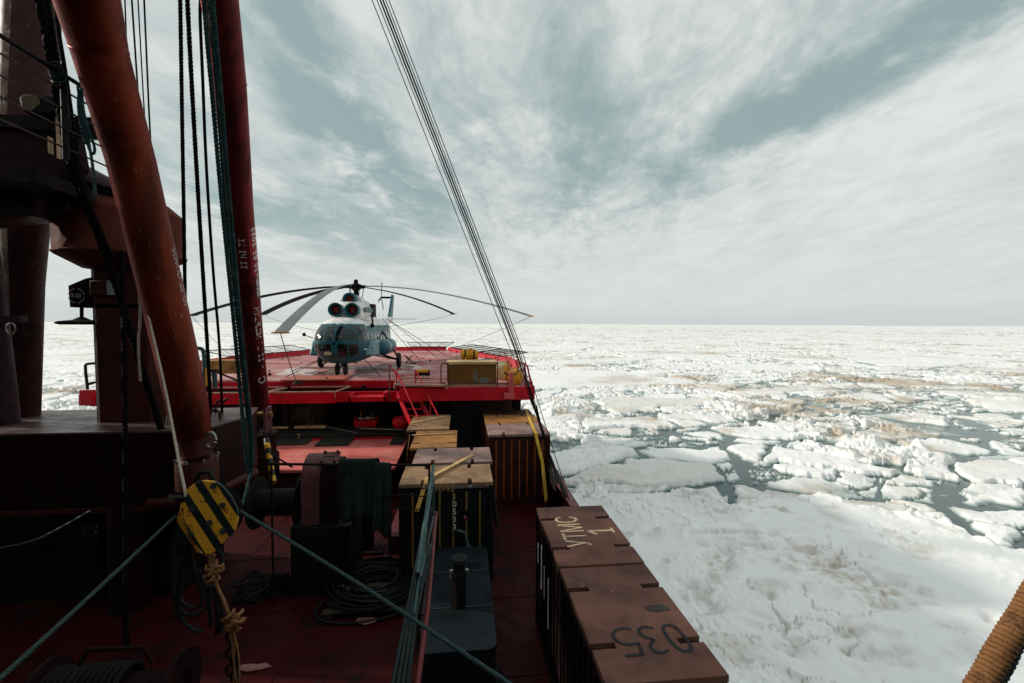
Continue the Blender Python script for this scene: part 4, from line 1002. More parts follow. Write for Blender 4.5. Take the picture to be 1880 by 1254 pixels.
for s_ in (-1, 1):
    it = MB().lathe(H3(s_ * .41, 2.55, 3.32), [(0, .30), (.35, .34), (.72, .37), (.80, .36), (.82, .32), (.74, .27), (.45, .25)], (0, -1, 0), 28, cap=False).build('engine_intake', TEALP, hc)
    MB().lathe(H3(s_ * .41, 2.05, 3.32), [(0, .27), (.03, .25), (.10, .12), (.13, .02)], (0, -1, 0), 24).build('intake_cover', REDC, it)
    MB().cyl(H3(s_ * .41, 1.95, 3.30), H3(s_ * .41 + .10, 1.78, 3.18), .018, 6).build('cover_tab', BARE, it)
it = MB().lathe(H3(0, 3.5, 3.93), [(0, .36), (.5, .35), (.62, .33), (.64, .28), (.55, .23), (.3, .2)], (0, -1, 0), 28, cap=False).build('fan_intake', TEALP, hc)
MB().lathe(H3(0, 3.1, 3.93), [(0, .26), (.05, .22), (.08, .1)], (0, -1, 0), 24).build('intake_cover', REDC, it)
mb = MB(); mb.lathe(H3(0, 3.4, 3.60), [(0, .62), (1.2, .62), (2.2, .35)], (0, 1, 0), 24); mb.build('gearbox_fairing', WHP, hc)
# rotor
HUB = H3(0, 4.6, 4.72)
rt = MB().lathe(HUB - V(0, 0, .85), [(0, .30), (.25, .16), (.6, .13), (.75, .30), (.85, .34), (.98, .30), (1.02, .14), (1.22, .11), (1.27, .04)], n=20).build('rotor_mast', DARK, hc)
for k in range(5):
    a = R(k * 72 + 20); MB().tube([HUB + V(.32 * math.cos(a), .32 * math.sin(a), -.75), HUB + V(.42 * math.cos(a), .42 * math.sin(a), -.05)], .02, 6).build('pitch_link', DARK, rt)
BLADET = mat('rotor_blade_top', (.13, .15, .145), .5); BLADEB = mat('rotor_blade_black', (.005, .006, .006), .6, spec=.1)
tips = [(515, 612, 17.6), (482, 578, 26.), (975, 581, 25.2), (833, 577, 33.5), (352, 580, 33.0)]
TIPS = []
def blade(tip, droop, m_, grp):
    tip = Vector(tip); d = tip - HUB; dh = V(d.x, d.y, 0); Ln = dh.length; u = dh.normalized(); s_ = V(-u.y, u.x, 0)
    mb = MB(); n = 26; vs = []; fs = []
    for i in range(n + 1):
        f = i / n; r0 = .55 + (Ln - .55) * f
        z = HUB.z + .02 + (tip.z - HUB.z) * (f ** droop)
        w = .10 if f < .02 else (.26 if f > .10 else .10 + .16 * (f - .02) / .08); th = .035
        c_ = V(HUB.x, HUB.y, 0) + u * r0; c_.z = z
        tw = V(0, 0, 1) * (.10 * w)
        vs += [c_ + s_ * w + tw, c_ + s_ * w * .4 + V(0, 0, th), c_ - s_ * w - tw, c_ + s_ * w * .4 - V(0, 0, th)]
    for i in range(n):
        for j in range(4): fs.append((4 * i + j, 4 * i + (j + 1) % 4, 4 * i + 4 + (j + 1) % 4, 4 * i + 4 + j))
    fs += [(3, 2, 1, 0), (4 * n, 4 * n + 1, 4 * n + 2, 4 * n + 3)]
    mb.add(vs, fs); b_ = mb.build('rotor_blade', [BLADET, BLADEB], rt, ang=50)
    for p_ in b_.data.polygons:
        if p_.normal.z < 0: p_.material_index = 1  # grey blade's underside coloured near-black: shade put in against deck bounce
    MB().box(tip + V(0, 0, .02), (.56, .14, .05), Matrix(((s_.x, u.x, 0), (s_.y, u.y, 0), (0, 0, 1)))).build('blade_tip', ORANGE, b_)
    MB().tube([HUB + u * .12, HUB + u * .62], .085, 10).build('blade_grip', DARK, b_)
    return b_
import itertools
LR = 10.6
a_list = []
for (px, py, dd) in tips:
    # the tip keeps the rotor radius: walk along the pixel ray until 10.6 m from the mast
    best = None
    for k in range(2000):
        d_ = 10 + k * .02; p_ = aD(px, py, d_); e = abs((V(p_.x, p_.y, 0) - V(HUB.x, HUB.y, 0)).length - LR) + .02 * abs(d_ - dd)
        if best is None or e < best[0]: best = (e, p_)
    TIPS.append(best[1])
for p_ in TIPS: blade(p_, 1.75, BLADET, 0)
# tail
mb = MB(); mb.poly([H3(-.07, 15.9, 3.05), H3(-.07, 17.6, 3.0), H3(-.07, 18.6, 5.05), H3(-.07, 17.9, 5.1)], (.16, 0, 0)); mb.build('tail_fin', TEALP, hc, .03)
MB().b2(H3(-2.0, 15.7, 2.95), H3(2.3, 16.4, 3.02)).build('stabiliser', WHP, hc)
tr_ = MB().cyl(H3(0, 18.1, 4.85), H3(-1.0, 18.1, 4.85), .09, 10).build('tail_rotor_hub', DARK, hc)
for k in range(3):
    a = R(75 + 120 * k); u = V(0, math.cos(a), math.sin(a)); w = V(0, -math.sin(a), math.cos(a)) * .12; c_ = H3(-.95, 18.1, 4.85)
    MB().poly([c_ + w * .5, c_ + u * 1.35 + w, c_ + u * 1.35 - w, c_ - w * .5], (.04, 0, 0)).build('tail_blade', BLADET, tr_)
mb = MB(); mb.tube([H3(0, 12.5, 2.3), H3(0, 16.3, 1.75)], .04, 8); mb.build('tail_skid', DARK, hc)
# side tanks
for s_ in (-1, 1):
    c_ = H3(s_ * 1.62, 3.4, 1.28)
    tk = MB().lathe(c_ - V(0, 0, 0), [(-.55, .02), (-.5, .16), (-.35, .30), (-.1, .40), (.3, .44), (2.6, .44), (3.0, .38), (3.3, .2), (3.4, .02)], (0, 1, 0), 28).build('side_tank', TEALP, hc)
    MB().lathe(c_, [(.60, .45), (.66, .452), (.72, .45)], (0, 1, 0), 28).build('tank_band', WHP, tk)
    mb = MB(); mb.poly([H3(s_ * 1.1, 1.3, 1.0), H3(s_ * 1.1, 3.3, .85), H3(s_ * 1.1, 3.3, 1.75), H3(s_ * 1.1, 1.9, 1.72)], (s_ * .50, 0, 0)); mb.build('sponson_fairing', mat('pale_teal_panel', (.22, .36, .36), .4, col2=(.10, .24, .26), scale=3) if s_ > 0 else TEALP, hc, .1)
    # main gear
    hub_ = H3(s_ * 2.25, 5.55, .43)
    g_ = MB().tube([H3(s_ * 1.0, 5.4, .85), hub_], .06, 10).build('gear_strut', DARK, hc)
    MB().tube([H3(s_ * 1.2, 5.9, 2.2), hub_ + V(0, 0, .1)], .05, 10).build('shock_strut', DARK, g_)
    MB().tube([H3(s_ * .9, 4.6, .8), hub_], .035, 8).build('brace', DARK, g_)
    wl = MB().lathe(hub_ - V(.13, 0, 0), [(0, .25), (.02, .38), (.07, .43), (.19, .43), (.24, .38), (.26, .25)], (1, 0, 0), 28).build('main_wheel', RUBBER, hc)
    MB().lathe(hub_ - V(.135, 0, 0), [(0, .18), (.27, .18)], (1, 0, 0), 20).build('wheel_rim', GREENST, wl)
MB().tube([H3(0, 1.35, .8), H3(0, 1.3, .40)], .07, 10).build('nose_strut', BARE, hc)
MB().tube([H3(0, 2.2, .75), H3(0, 1.35, .42)], .04, 8).build('nose_brace', DARK, hc)
for s_ in (-1, 1):
    wl = MB().lathe(H3(s_ * .2 - .09, 1.3, .30), [(0, .18), (.02, .26), (.05, .30), (.13, .30), (.16, .26), (.18, .18)], (1, 0, 0), 24).build('nose_wheel', RUBBER, hc)
    MB().lathe(H3(s_ * .2 - .095, 1.3, .30), [(0, .11), (.19, .11)], (1, 0, 0), 16).build('wheel_rim', GREENST, wl)
for s_ in (-1, 1): MB().lathe(H3(s_ * .75, 1.1, .72), [(0, .12), (.1, .1)], (0, 0, -1), 14).build('belly_lamp', BARE, hc)
MB().tube([H3(.95, 4.0, 3.1), H3(1.15, 3.4, 2.75), H3(1.2, 3.0, 2.55)], .05, 8).build('hoist_arm', DARK, hc); MB().sph(H3(1.2, 3.0, 2.5), .12, 10).build('hoist', DARK, hc)
mb = MB()
for i in range(5): mb.cyl(H3(.1, 8 + i * 1.7, 3.1 + .02 * i), H3(.1, 8 + i * 1.7, 3.35), .01, 5)
mb.build('antenna', DARK, hc)
# lines
gl = 'tie-down lines between rotor blades and deck'
def tie(a, b, r_, lab, m_=None): tag(MB().tube(sag(a, b, .12), r_, 5).build('tie_down_line', m_ or mat('tie_line_grey', (.07, .07, .065), .7)), lab, 'tie-down line', gl)
tie(TIPS[0], aZ(546, 704, HZ), .016, 'dark line from the wide near rotor blade down to the deck')
tie(TIPS[3], H3(1.3, 4.4, 2.4), .012, 'thin line from the short right rotor blade back to the cabin')
tie(TIPS[2], V(-2.5, 38, HZ), .012, 'thin line from the long right rotor blade to the far deck')
tie(TIPS[1], H3(-1.3, 2.4, 2.2), .012, 'thin line from the black left rotor blade to the cabin')
tie(TIPS[4], V(-14.6, 31.5, HZ), .012, 'thin line from the far left rotor blade to the port rim')
for i, (a, b) in enumerate(((H3(1.25, 7.5, 2.9), V(-1.2, 33, HZ + .3)), (H3(1.2, 6.2, 2.9), V(-2.6, 30.0, HZ)), (H3(1.2, 8, 2.9), V(-1.8, 34, HZ)), (H3(-1.0, 2.4, .9), V(-9.2, 25.4, HZ)), (H3(1.0, 1.5, .9), V(-4.0, 22.9, HZ)), (H3(-.9, 2.2, .9), V(-8.6, 23.2, HZ)), (H3(0, 1.3, .4), V(-7.6, 22.9, HZ)))):
    tag(MB().tube([a, b], .018, 5).build('lashing_chain', DARK), ['lashing from cabin roof to the starboard rim', 'lashing from cabin roof to the deck beside the main wheel', 'second lashing from cabin roof to the starboard deck', 'lashing from the belly to the deck left of the circle', 'lashing from the belly to the deck right of the nose wheel', 'short lashing from the belly left of the nose wheel', 'towing bar from the nose wheel to the deck'][i], 'lashing', 'lashings holding the helicopter')
t = thing('wheel_chock_stand', 'small dark trestle beside the right main wheel', 'trestle', (-2.9, 29, HZ))
for a, b in (((742, 652), (757, 668)), ((757, 652), (744, 668)), ((742, 652), (764, 668)), ((744, 668), (764, 668))): MB().cyl(aY(*a, 28.6), aY(*b, 28.6), .03, 6).build('bar', DARK, t)
# ------------------------------------------------------------------ mast house / crossbeam
t = thing('mast_crossbeam', 'maroon box-shaped crossbeam with scuffed flat top across the port foreground', 'crossbeam', (-9, 11, 7))
zt = 8.70; zb = 7.12
P = [(-17, 10.3), (-6.05, 10.3), (-5.55, 10.62), (-5.25, 11.9), (-5.55, 12.9), (-17, 12.9)]
MB().poly([(x, y, zt - .05) for x, y in P], (0, 0, -(zt - zb - .05))).build('box', MAROON, t, .03)
MB().poly([(x * 1.0 + (.03 if x > -10 else 0), y + (.03 if y > 12 else -.03), zt) for x, y in P], (0, 0, -.045)).build('top_plate', BOXTOP, t, .006)
mb = MB(); mb.tube([V(-6.6, 10.22, zb + .05), V(-6.0, 10.22, zb + .05), V(-5.5, 10.55, zb + .08), V(-5.18, 11.9, zb + .12)], .11, 12); mb.build('lower_pipe', OXIDE, t)
mb = MB(); mb.b2((-5.60, 10.9, zb + .1), (-5.3, 12.6, zt - .06)); 
# eyes on the top
for i, (px, py) in enumerate(((394, 768), (406, 757), (318, 776))):
    c = aZ(px, py, zt)
    MB().tube([c + V(-.14, 0, 0), c + V(-.13, 0, .20), c + V(-.06, 0, .30), c + V(.05, 0, .26), c + V(.16, 0, .36)] if i == 1 else [c + V(-.12, 0, 0), c + V(-.11, 0, .15), c + V(0, 0, .21), c + V(.11, 0, .15), c + V(.12, 0, 0)], .035, 8).build('deck_eye', BARE if i == 2 else OXIDE, t)
MB().b2((-16, 10.24, zb - .12), (-5.9, 10.30, zb - .02)).build('lower_flange', OXIDE, t)
# machinery space below the beam
t = thing('deckhouse', 'dark red deckhouse in shadow under the crossbeam', 'deckhouse', (-10, 11, DZ))
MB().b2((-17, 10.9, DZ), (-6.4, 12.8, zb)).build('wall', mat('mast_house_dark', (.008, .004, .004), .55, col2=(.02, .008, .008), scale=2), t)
MB().b2((-8.8, 10.85, DZ + .1), (-8.0, 10.9, DZ + 1.9)).build('door', mat('door_black', (.010, .010, .012), .6), t)
MB().cyl((-7.2, 10.5, DZ), (-7.2, 10.5, zb), .35, 20).build('column', MAROON, t)

# ------------------------------------------------------------------ pedestal with drum head
t = thing('crane_pedestal', 'maroon box-section crane post with wide drum-shaped head', 'crane post', (-7.7, 11.6, zt))
Yp = 11.25
xl = aY(164, 780, Yp).x; xr = aY(292, 780, Yp).x; cx = (xl + xr) / 2; hw = (xr - xl) / 2
z1 = aY(200, 565, Yp).z; z2 = aY(200, 490, Yp).z
def octo(w, d, ch, z): return [(cx - w + ch, Yp, z), (cx + w - ch, Yp, z), (cx + w, Yp + ch, z), (cx + w, Yp + d - ch, z), (cx + w - ch, Yp + d, z), (cx - w + ch, Yp + d, z), (cx - w, Yp + d - ch, z), (cx - w, Yp + ch, z)]
Dp = 1.15
mb = MB(); a_ = octo(hw, Dp, .22, zt); b_ = octo(hw * 1.03, Dp, .22, z1)
mb.add([V(*p) for p in a_ + b_], [(i, (i + 1) % 8, 8 + (i + 1) % 8, 8 + i) for i in range(8)] + [tuple(range(8)), tuple(range(15, 7, -1))]); mb.build('post', OXIDE, t, .02)
mb = MB(); mb.poly([(x, y, z1) for x, y, z in octo(hw * 1.07, Dp + .05, .25, z1)], (0, 0, .10)); mb.poly([(x, y, z1) for x, y, z in octo(hw * 1.04, Dp, .22, z1)], (0, 0, z2 - z1)); mb.build('collar', OXIDE, t, .01)
pA = aY(167, 515, Yp - .05); pB = aY(200, 543, Yp - .05)
MB().b2((pA.x, Yp - .10, pB.z), (pB.x, Yp + .1, pA.z)).build('junction_box', OXIDE, t, .02)
MB().b2((pB.x, Yp - .11, pB.z + .02), (pB.x + .09, Yp + .1, pA.z)).build('box_side', mat('teal_grey_plate', (.25, .33, .30), .5), t)
zc = aY(222, 468, Yp + .2).z; zd = aY(222, 392, Yp + .2).z; ze = aY(222, 364, Yp + .2).z
ctr = aY(226, 430, Yp + Dp / 2); rr = (aY(335, 420, Yp + .8).x - aY(110, 420, Yp + .8).x) / 2 * .90
hd_ = MB(); n = 16
mb = MB().lathe((ctr.x, ctr.y, 0), [(z2, rr * .62), (zc - .03, rr * .99), (zc, rr * 1.03), (zc + .05, rr * 1.0), (zd, rr * 1.0), (zd + .03, rr * 1.0), (ze, rr * .72)], n=14)
mb.build('drum_head', mat('head_paint', (.13, .036, .026), .8, spec=.05, col2=(.08, .024, .020), scale=1.3, col3=(.16, .08, .05), thr3=(.70, .74), scale3=9, bump=.15), t, .015)
# T-21 plate with lamp underneath
pl = [aY(*p, Yp + .1) for p in ((125, 524), (157, 511), (172, 508), (172, 566), (128, 564))]
t2 = MB().poly(pl, (0, .35, 0)).build('gusset_plate', MAROON, t, .01)
c = aY(140, 543, Yp + .09)
MARK = mat('chalk_white', (.55, .53, .50), .6)
rg = MB(); R0 = .155
for a0_ in (10, 100, 190, 280):
    vs = []; fs = []
    for i in range(13):
        a = R(a0_ + 70 * i / 12); vs += [c + V(R0 * math.cos(a), 0, R0 * math.sin(a)), c + V((R0 + .018) * math.cos(a), 0, (R0 + .018) * math.sin(a))]
    fs = [(2 * i, 2 * i + 1, 2 * i + 3, 2 * i + 2) for i in range(12)]; rg.add(vs, fs)
rg.build('stencil_ring', MARK, t2, smooth=False)
text('T-21', 'stencil_text', .12, frame(c + V(0, -.004, 0), (1, 0, 0), (0, 0, 1)), MARK, t2, .002, .003)
a = aY(150, 564, Yp + .2); b = aY(150, 588, Yp + .2)
lp = MB().cyl(a, b, .035, 10).build('lamp_stem', DARK, t)
MB().lathe(b - V(0, 0, .05), [(.12, .06), (.06, .16), (.03, .40), (0, .46), (-.03, .44), (-.05, .36)], n=24).build('lamp_shade', DARK, lp)

# ------------------------------------------------------------------ mast legs at the far left
def legs(name, label, pts, rad, m_, cat='mast'):
    t = thing(name, label, cat, tuple(pts[0])); MB().tube(pts, rad, 36).build('tube', m_, t)
    for k in (1, ): 
        p = pts[k]; d = (pts[k + 1] - pts[k - 1]).normalized(); MB().lathe(p, [(-.015, rad[k] * 1.003), (0, rad[k] * 1.02), (.015, rad[k] * 1.003)], d, 36, cap=False).build('weld_seam', m_, t)
    return t
Ym = 12.2
def W2(px0, px1, py, Y):
    a = aY(px0, py, Y); b = aY(px1, py, Y); return (a + b) / 2, (b.x - a.x) / 2 * .85
mpts = []; mr = []
for x0, x1, y in ((18, 73, 757), (6, 80, 520), (-2, 92, 380), (-2, 104, 200), (8, 110, 0), (15, 118, -200)):
    p, r_ = W2(x0, x1, y, Ym); mpts.append(p); mr.append(r_)
mpts[0].z = zt - .01
tm = legs('ship_mast', 'broad tan and maroon mast leg rising past the platform', mpts, mr, TAN)

p0, r0_ = W2(-22, 36, 757, 11.3); p1, r1_ = W2(-40, 12, 560, 11.3); p2, r2_ = W2(-58, -8, 430, 11.3); p0.z = zt - .01
legs('mast_brace', 'slim purple grey brace at the left edge leaning outward', [p0, p1, p2], [r0_, r1_, r2_], PURPLE, 'brace')
t = thing('clamp_band', 'small purple band with shackle round the leaning brace', 'clamp', tuple(aY(20, 587, 11)))
MB().b2(aY(-10, 592, 11.0), aY(51, 580, 11.2)).build('band', PURPLE, t, .01)
c = aY(20, 603, 10.9); MB().tube([c + V(.09 * math.cos(a * .6), 0, .12 * math.sin(a * .6)) for a in range(-3, 8)], .014, 6).build('shackle', BARE, t)

# ------------------------------------------------------------------ platform with railings
t = thing('crane_platform', 'dark steel platform with gussets high on the mast leg', 'platform', (-9, 9.5, 13.2))
zf = 13.5
PX = -7.7
mb = MB(); mb.b2((-16, 9.2, zf), (PX, 10.6, zf + .25)); mb.build('floor', DARK, t, .01)
pb = [aY(*p, 10.4) for p in ((-60, 232), (118, 238), (130, 300), (100, 340), (-60, 340))]
MB().poly(pb, (0, .5, 0)).build('box_girder', mat('girder_dark', (.020, .008, .008), .8, spec=.05, bump=.2), t, .02)
pb = [aY(*p, 10.2) for p in ((-80, 330), (62, 345), (66, 378), (60, 396), (-80, 412))]
MB().poly(pb, (0, .6, 0)).build('gusset', PURPLE, t, .02)
pb = [aY(*p, 10.5) for p in ((62, 366), (122, 362), (122, 388), (62, 402))]
MB().poly(pb, (0, .5, 0)).build('arm', PURPLE, t, .02)
# slanted pipe beam to the head
a = aD(84, 292, 9.6); b = aD(215, 356, 11.3)
MB().tube([a, b], .28, 16).build('pipe_beam', PURPLE, t); MB().tube([a - V(0, 0, .26), b - V(0, 0, .20)], .16, 12).build('lower_beam', DARK, t)
pb = [aY(*p, 10.9) for p in ((120, 322), (210, 345), (210, 360), (120, 352))]
MB().poly(pb, (0, .3, 0)).build('web', DARK, t, .02)
pb = [aY(*p, 10.3) for p in ((-60, 208), (200, 216), (215, 246), (130, 242), (-60, 228))]
MB().poly(pb, (0, .4, 0)).build('walkway_edge', DARK, t)
for px, y0_, y1_ in ((93, 254, 281), (107, 206, 290)):
    MB().b2(aY(px - 2.5, y1_, 9.9), aY(px + 2.5, y0_, 10.0)).build('drop_bar', mat('drop_bar_tan', (.38, .26, .16), .5), t)
# floodlight
fl = thing('floodlight', 'dark oval floodlight with brassy rim on the platform', 'floodlight', tuple(aY(68, 208, 9.8)))
q = [aY(*p, 9.8) for p in ((34, 178), (44, 172), (92, 176), (100, 180), (103, 206), (96, 209), (46, 206), (38, 200))]
MB().poly(q, (0, .35, 0)).build('housing', DARK, fl, .04)
q2 = [aY(*p, 9.79) for p in ((37, 180), (46, 175), (70, 177), (74, 190), (60, 202), (44, 201))]
MB().poly(q2, (0, .02, 0)).build('lens', mat('brown_glass', (.06, .042, .018), .6), fl, .004)
# railing along the platform edge
t = thing('platform_railing', 'dark four-bar railing of the platform running away at upper left', 'railing', (-6.6, 7, 13.7))
RX = -6.5
for i, (sl, r_) in enumerate(((65, .035), (98, .016), (138, .016), (178, .016), (219, .016))):
    a = aX(0, sl, RX); z = a.z
    MB().tube([V(RX, 4.5, z), V(RX, 9.3, z)], r_, 8).build('bar', BLACKM if i == 0 else mat('rail_dark_brown', (.06, .035, .03), .5), t)
for Y in (5.0, 8.35): MB().cyl(V(RX, Y, aX(0, 230, RX).z - .1), V(RX, Y, aX(0, 62, RX).z + .04), .045, 10).build('post', BLACKM, t)
# teal cord hanks tied to the post
cb = V(RX + .02, 8.25, aX(0, 65, RX).z)
t = thing('rope_hank', 'green teal rope hank knotted on the railing corner and hanging down', 'rope', tuple(cb))
for k in range(5): MB().tube([cb + V(.10 * math.cos(a * .5 + k), -.07 + .02 * k, .02 - .04 * k + .09 * math.sin(a * .5 + k)) for a in range(13)], .022, 6).build('knot', TEAL_ROPE if k % 2 else BLACKM, t)
def px_path(P, d): return [aD(x, y, d) for x, y in P]
dh = (cb - CAM).dot(fwd) - .12
for P in (((143, 158), (147, 190), (156, 225), (163, 262), (170, 300), (174, 345), (176, 362)), ((150, 160), (152, 200), (162, 240), (172, 262), (175, 280), (168, 284), (160, 262), (154, 230), (148, 195)), ((146, 165), (143, 195), (150, 235), (158, 265))):
    strands(smoothpts(px_path(P, dh), 2), .022, .10, 3, n=5).build('rope_fall', TEAL_ROPE, t)

# ------------------------------------------------------------------ booms
def boom(name, label, SPEC, seam, m_):
    """SPEC: (px, py, camera depth, radius)"""
    pts = [aD(x, y, d) for x, y, d, r_ in SPEC]; rr_ = [r_ for *_, r_ in SPEC]
    t = thing(name, label, 'crane boom', tuple(pts[0]))
    P, Q = [], []
    for i in range(len(pts) - 1):
        for k in range(4): P.append(pts[i].lerp(pts[i + 1], k / 4)); Q.append(rr_[i] + (rr_[i + 1] - rr_[i]) * k / 4)
    P.append(pts[-1]); Q.append(rr_[-1])
    MB().tube(P, Q, 48).build('boom_tube', m_, t)
    for s_ in seam:
        p = pts[s_]; d = (pts[s_ + 1] - pts[s_ - 1]).normalized(); r_ = rr_[s_]
        pr = [(-.03, r_ * 1.0), (-.018, r_ * 1.018), (0, r_ * 1.026), (.018, r_ * 1.018), (.03, r_ * 1.0)]
        MB().lathe(p, pr, d, 48, cap=False).build('weld_seam', m_, t)
    return t, pts, rr_
# boom 1
b1, bp, br = boom('cargo_boom', 'thick orange red cargo boom slanting up from the crossbeam', [
    (356, 800, 9.25, .31), (345, 745, 9.1, .350), (322, 640, 8.95, .358), (296, 530, 8.8, .364), (241, 295, 8.3, .372), (183, 92, 7.5, .385), (160, 0, 7.0, .42), (124, -150, 6.3, .44)], (5,), BOOMRED)
# heel fitting
ft = MB().tube([aD(356, 800, 9.25), aD(364, 838, 9.25)], [.31, .26], 24).build('heel_taper', OXIDE, b1)
q = aD(366, 822, 9.2)
hb = thing('boom_heel_bearing', 'dark round swivel bearing under the thick boom', 'bearing', tuple(aD(366, 900, 9.35)))
cc = aD(362, 850, 9.4)
MB().lathe(V(cc.x, cc.y, cc.z), [(-1.2, .28), (-.55, .28), (-.5, .38), (.05, .38), (.10, .36), (.14, .30)], n=28).build('bearing_body', OXIDE, hb, .01)
MB().lathe(V(cc.x, cc.y, cc.z - .62), [(0, .50), (.08, .50)], n=28).build('flange', DARK, hb)
for k in range(8):
    a = 2 * math.pi * k / 8; MB().cyl(V(cc.x + .38 * math.cos(a), cc.y + .38 * math.sin(a), cc.z + .08), V(cc.x + .38 * math.cos(a), cc.y + .38 * math.sin(a), cc.z + .15), .03, 6).build('bolt', BARE, hb)
ee = aD(386, 808, 9.2); MB().tube([ee + V(.10 * math.cos(a * .6), 0, .16 * math.sin(a * .6)) for a in range(11)], .035, 8).build('side_eye', BARE, hb)
# scuffs that read as worn painted letters
SCUFF = mat('worn_letter_white', (.42, .38, .35), .6, col2=(.115, .014, .007), scale=9, thr=(.50, .56))
def on_boom(pts, rr_, SPECpy, body, size, name, par, f0, ang_off, m_, fx=1.0, off=.0):
    pass
def boom_text(pts, rr_, s, body, size, par, side, m_, sy=1.0, nm='painted_letter', thick=.0015):
    """letters along the tube, bottom to top, each tangent to the surface; s = distance from the heel; side = angle from the viewer-facing line"""
    L_ = 0
    for ch in body:
        # locate
        d_ = s + L_; acc_ = 0
        for i in range(len(pts) - 1):
            l_ = (pts[i + 1] - pts[i]).length
            if acc_ + l_ >= d_: break
            acc_ += l_
        f = (d_ - acc_) / l_; p = pts[i].lerp(pts[i + 1], f); r_ = rr_[i] + (rr_[i + 1] - rr_[i]) * f
        ax = (pts[i + 1] - pts[i]).normalized(); tv = (CAM - p); tv = (tv - ax * tv.dot(ax)).normalized(); rt_ = ax.cross(tv).normalized()
        if rt_.dot(rgt2) < 0: rt_ = -rt_
        nrm = tv * math.cos(side) + rt_ * math.sin(side); tg = -tv * math.sin(side) + rt_ * math.cos(side)
        # text x runs up the boom, text y points to the left on the surface
        if ch != ' ':
            M = frame(p + nrm * (r_ + .006), ax, -tg) @ Matrix.Diagonal((1, sy, 1, 1))
            o = text(ch, nm, size, M, m_, par, thick, .004)
            # wrap on the tube
            o3 = ORG[o.name]
            for v in o.data.vertices:
                w = v.co + o3; rel = w - p; h_ = rel.dot(ax); rad = rel - ax * h_
                v.co = p + ax * h_ + rad.normalized() * (r_ + .004) - o3
        L_ += size * (.62 if ch != ' ' else .4)
def s_at(pts, py):
    acc_ = 0
    for i in range(len(pts) - 1):
        def prj(p):
            v = p - CAM; return 627 - F * v.dot(upv2) / v.dot(fwd)
        y0_, y1_ = prj(pts[i]), prj(pts[i + 1]); l_ = (pts[i + 1] - pts[i]).length
        if (y0_ >= py >= y1_):
            return acc_ + l_ * (y0_ - py) / (y0_ - y1_)
        acc_ += l_
    return 0
boom_text(bp, br, s_at(bp, 560), 'ИТАТ СПАСА', .19, b1, R(66), SCUFF)
# boom 2
b2, bp2, br2 = boom('cargo_boom', 'second thinner boom with white lettering and a bright red date band', [
    (476, 745, 14.6, .285), (470, 690, 14.2, .30), (461, 600, 13.6, .305), (452, 500, 12.9, .312), (440, 380, 11.9, .320), (430, 250, 10.9, .325), (422, 150, 10.1, .325), (406, 20, 9.2, .335), (398, -40, 8.8, .34), (385, -160, 8.3, .34)], (6,), mat('second_boom_paint', (.11, .015, .016), .42, .5, spec=.3, tint=(1, .4, .4), col2=(.045, .010, .010), scale=1.5, col3=(.20, .14, .12), thr3=(.68, .72), scale3=12, bump=.3, bscale=14, streak=.35))
def band_on(pts, rr_, py0, py1, a0, a1, m_, par, nm, e=.003):
    s0, s1 = s_at(pts, py0), s_at(pts, py1); mb = MB(); vs = []; n1, n2 = 16, 14
    for i in range(n1 + 1):
        d_ = s0 + (s1 - s0) * i / n1; acc_ = 0
        for k in range(len(pts) - 1):
            l_ = (pts[k + 1] - pts[k]).length
            if acc_ + l_ >= d_: break
            acc_ += l_
        f = (d_ - acc_) / l_; p = pts[k].lerp(pts[k + 1], f); r_ = rr_[k] + (rr_[k + 1] - rr_[k]) * f
        ax = (pts[k + 1] - pts[k]).normalized(); tv = (CAM - p); tv = (tv - ax * tv.dot(ax)).normalized(); rt_ = ax.cross(tv).normalized()
        if rt_.dot(rgt2) < 0: rt_ = -rt_
        for j in range(n2 + 1):
            a = a0 + (a1 - a0) * j / n2; vs.append(p + (tv * math.cos(a) + rt_ * math.sin(a)) * (r_ + e))
    fs = [(i * (n2 + 1) + j, i * (n2 + 1) + j + 1, (i + 1) * (n2 + 1) + j + 1, (i + 1) * (n2 + 1) + j) for i in range(n1) for j in range(n2)]
    return mb.add(vs, fs).build(nm, m_, par)
band_on(bp2, br2, 500, 410, R(25), R(110), mat('date_band_red', (.26, .006, .018), .45, col2=(.4, .01, .02), scale=4), b2, 'red_band')
band_on(bp2, br2, 542, 500, R(45), R(110), mat('pale_band', (.42, .40, .38), .55, col2=(.2, .08, .07), scale=4), b2, 'pale_band')
boom_text(bp2, br2, s_at(bp2, 490), '30 05 2023', .235, b2, R(58), WHITE, nm='painted_date')
boom_text(bp2, br2, s_at(bp2, 538), 'ДЛЯ', .26, b2, R(62), mat('dark_letters', (.05, .03, .03), .5))
boom_text(bp2, br2, s_at(bp2, 692), 'С', .34, b2, R(35), MARK)
boom_text(bp2, br2, s_at(bp2, 668), '- ІІ Г. ИСПЫТАН', .235, b2, R(40), MARK)
boom_text(bp2, br2, s_at(bp2, 480), 'ІІ ҺІ ТІ', .2, b2, R(-5), MARK)
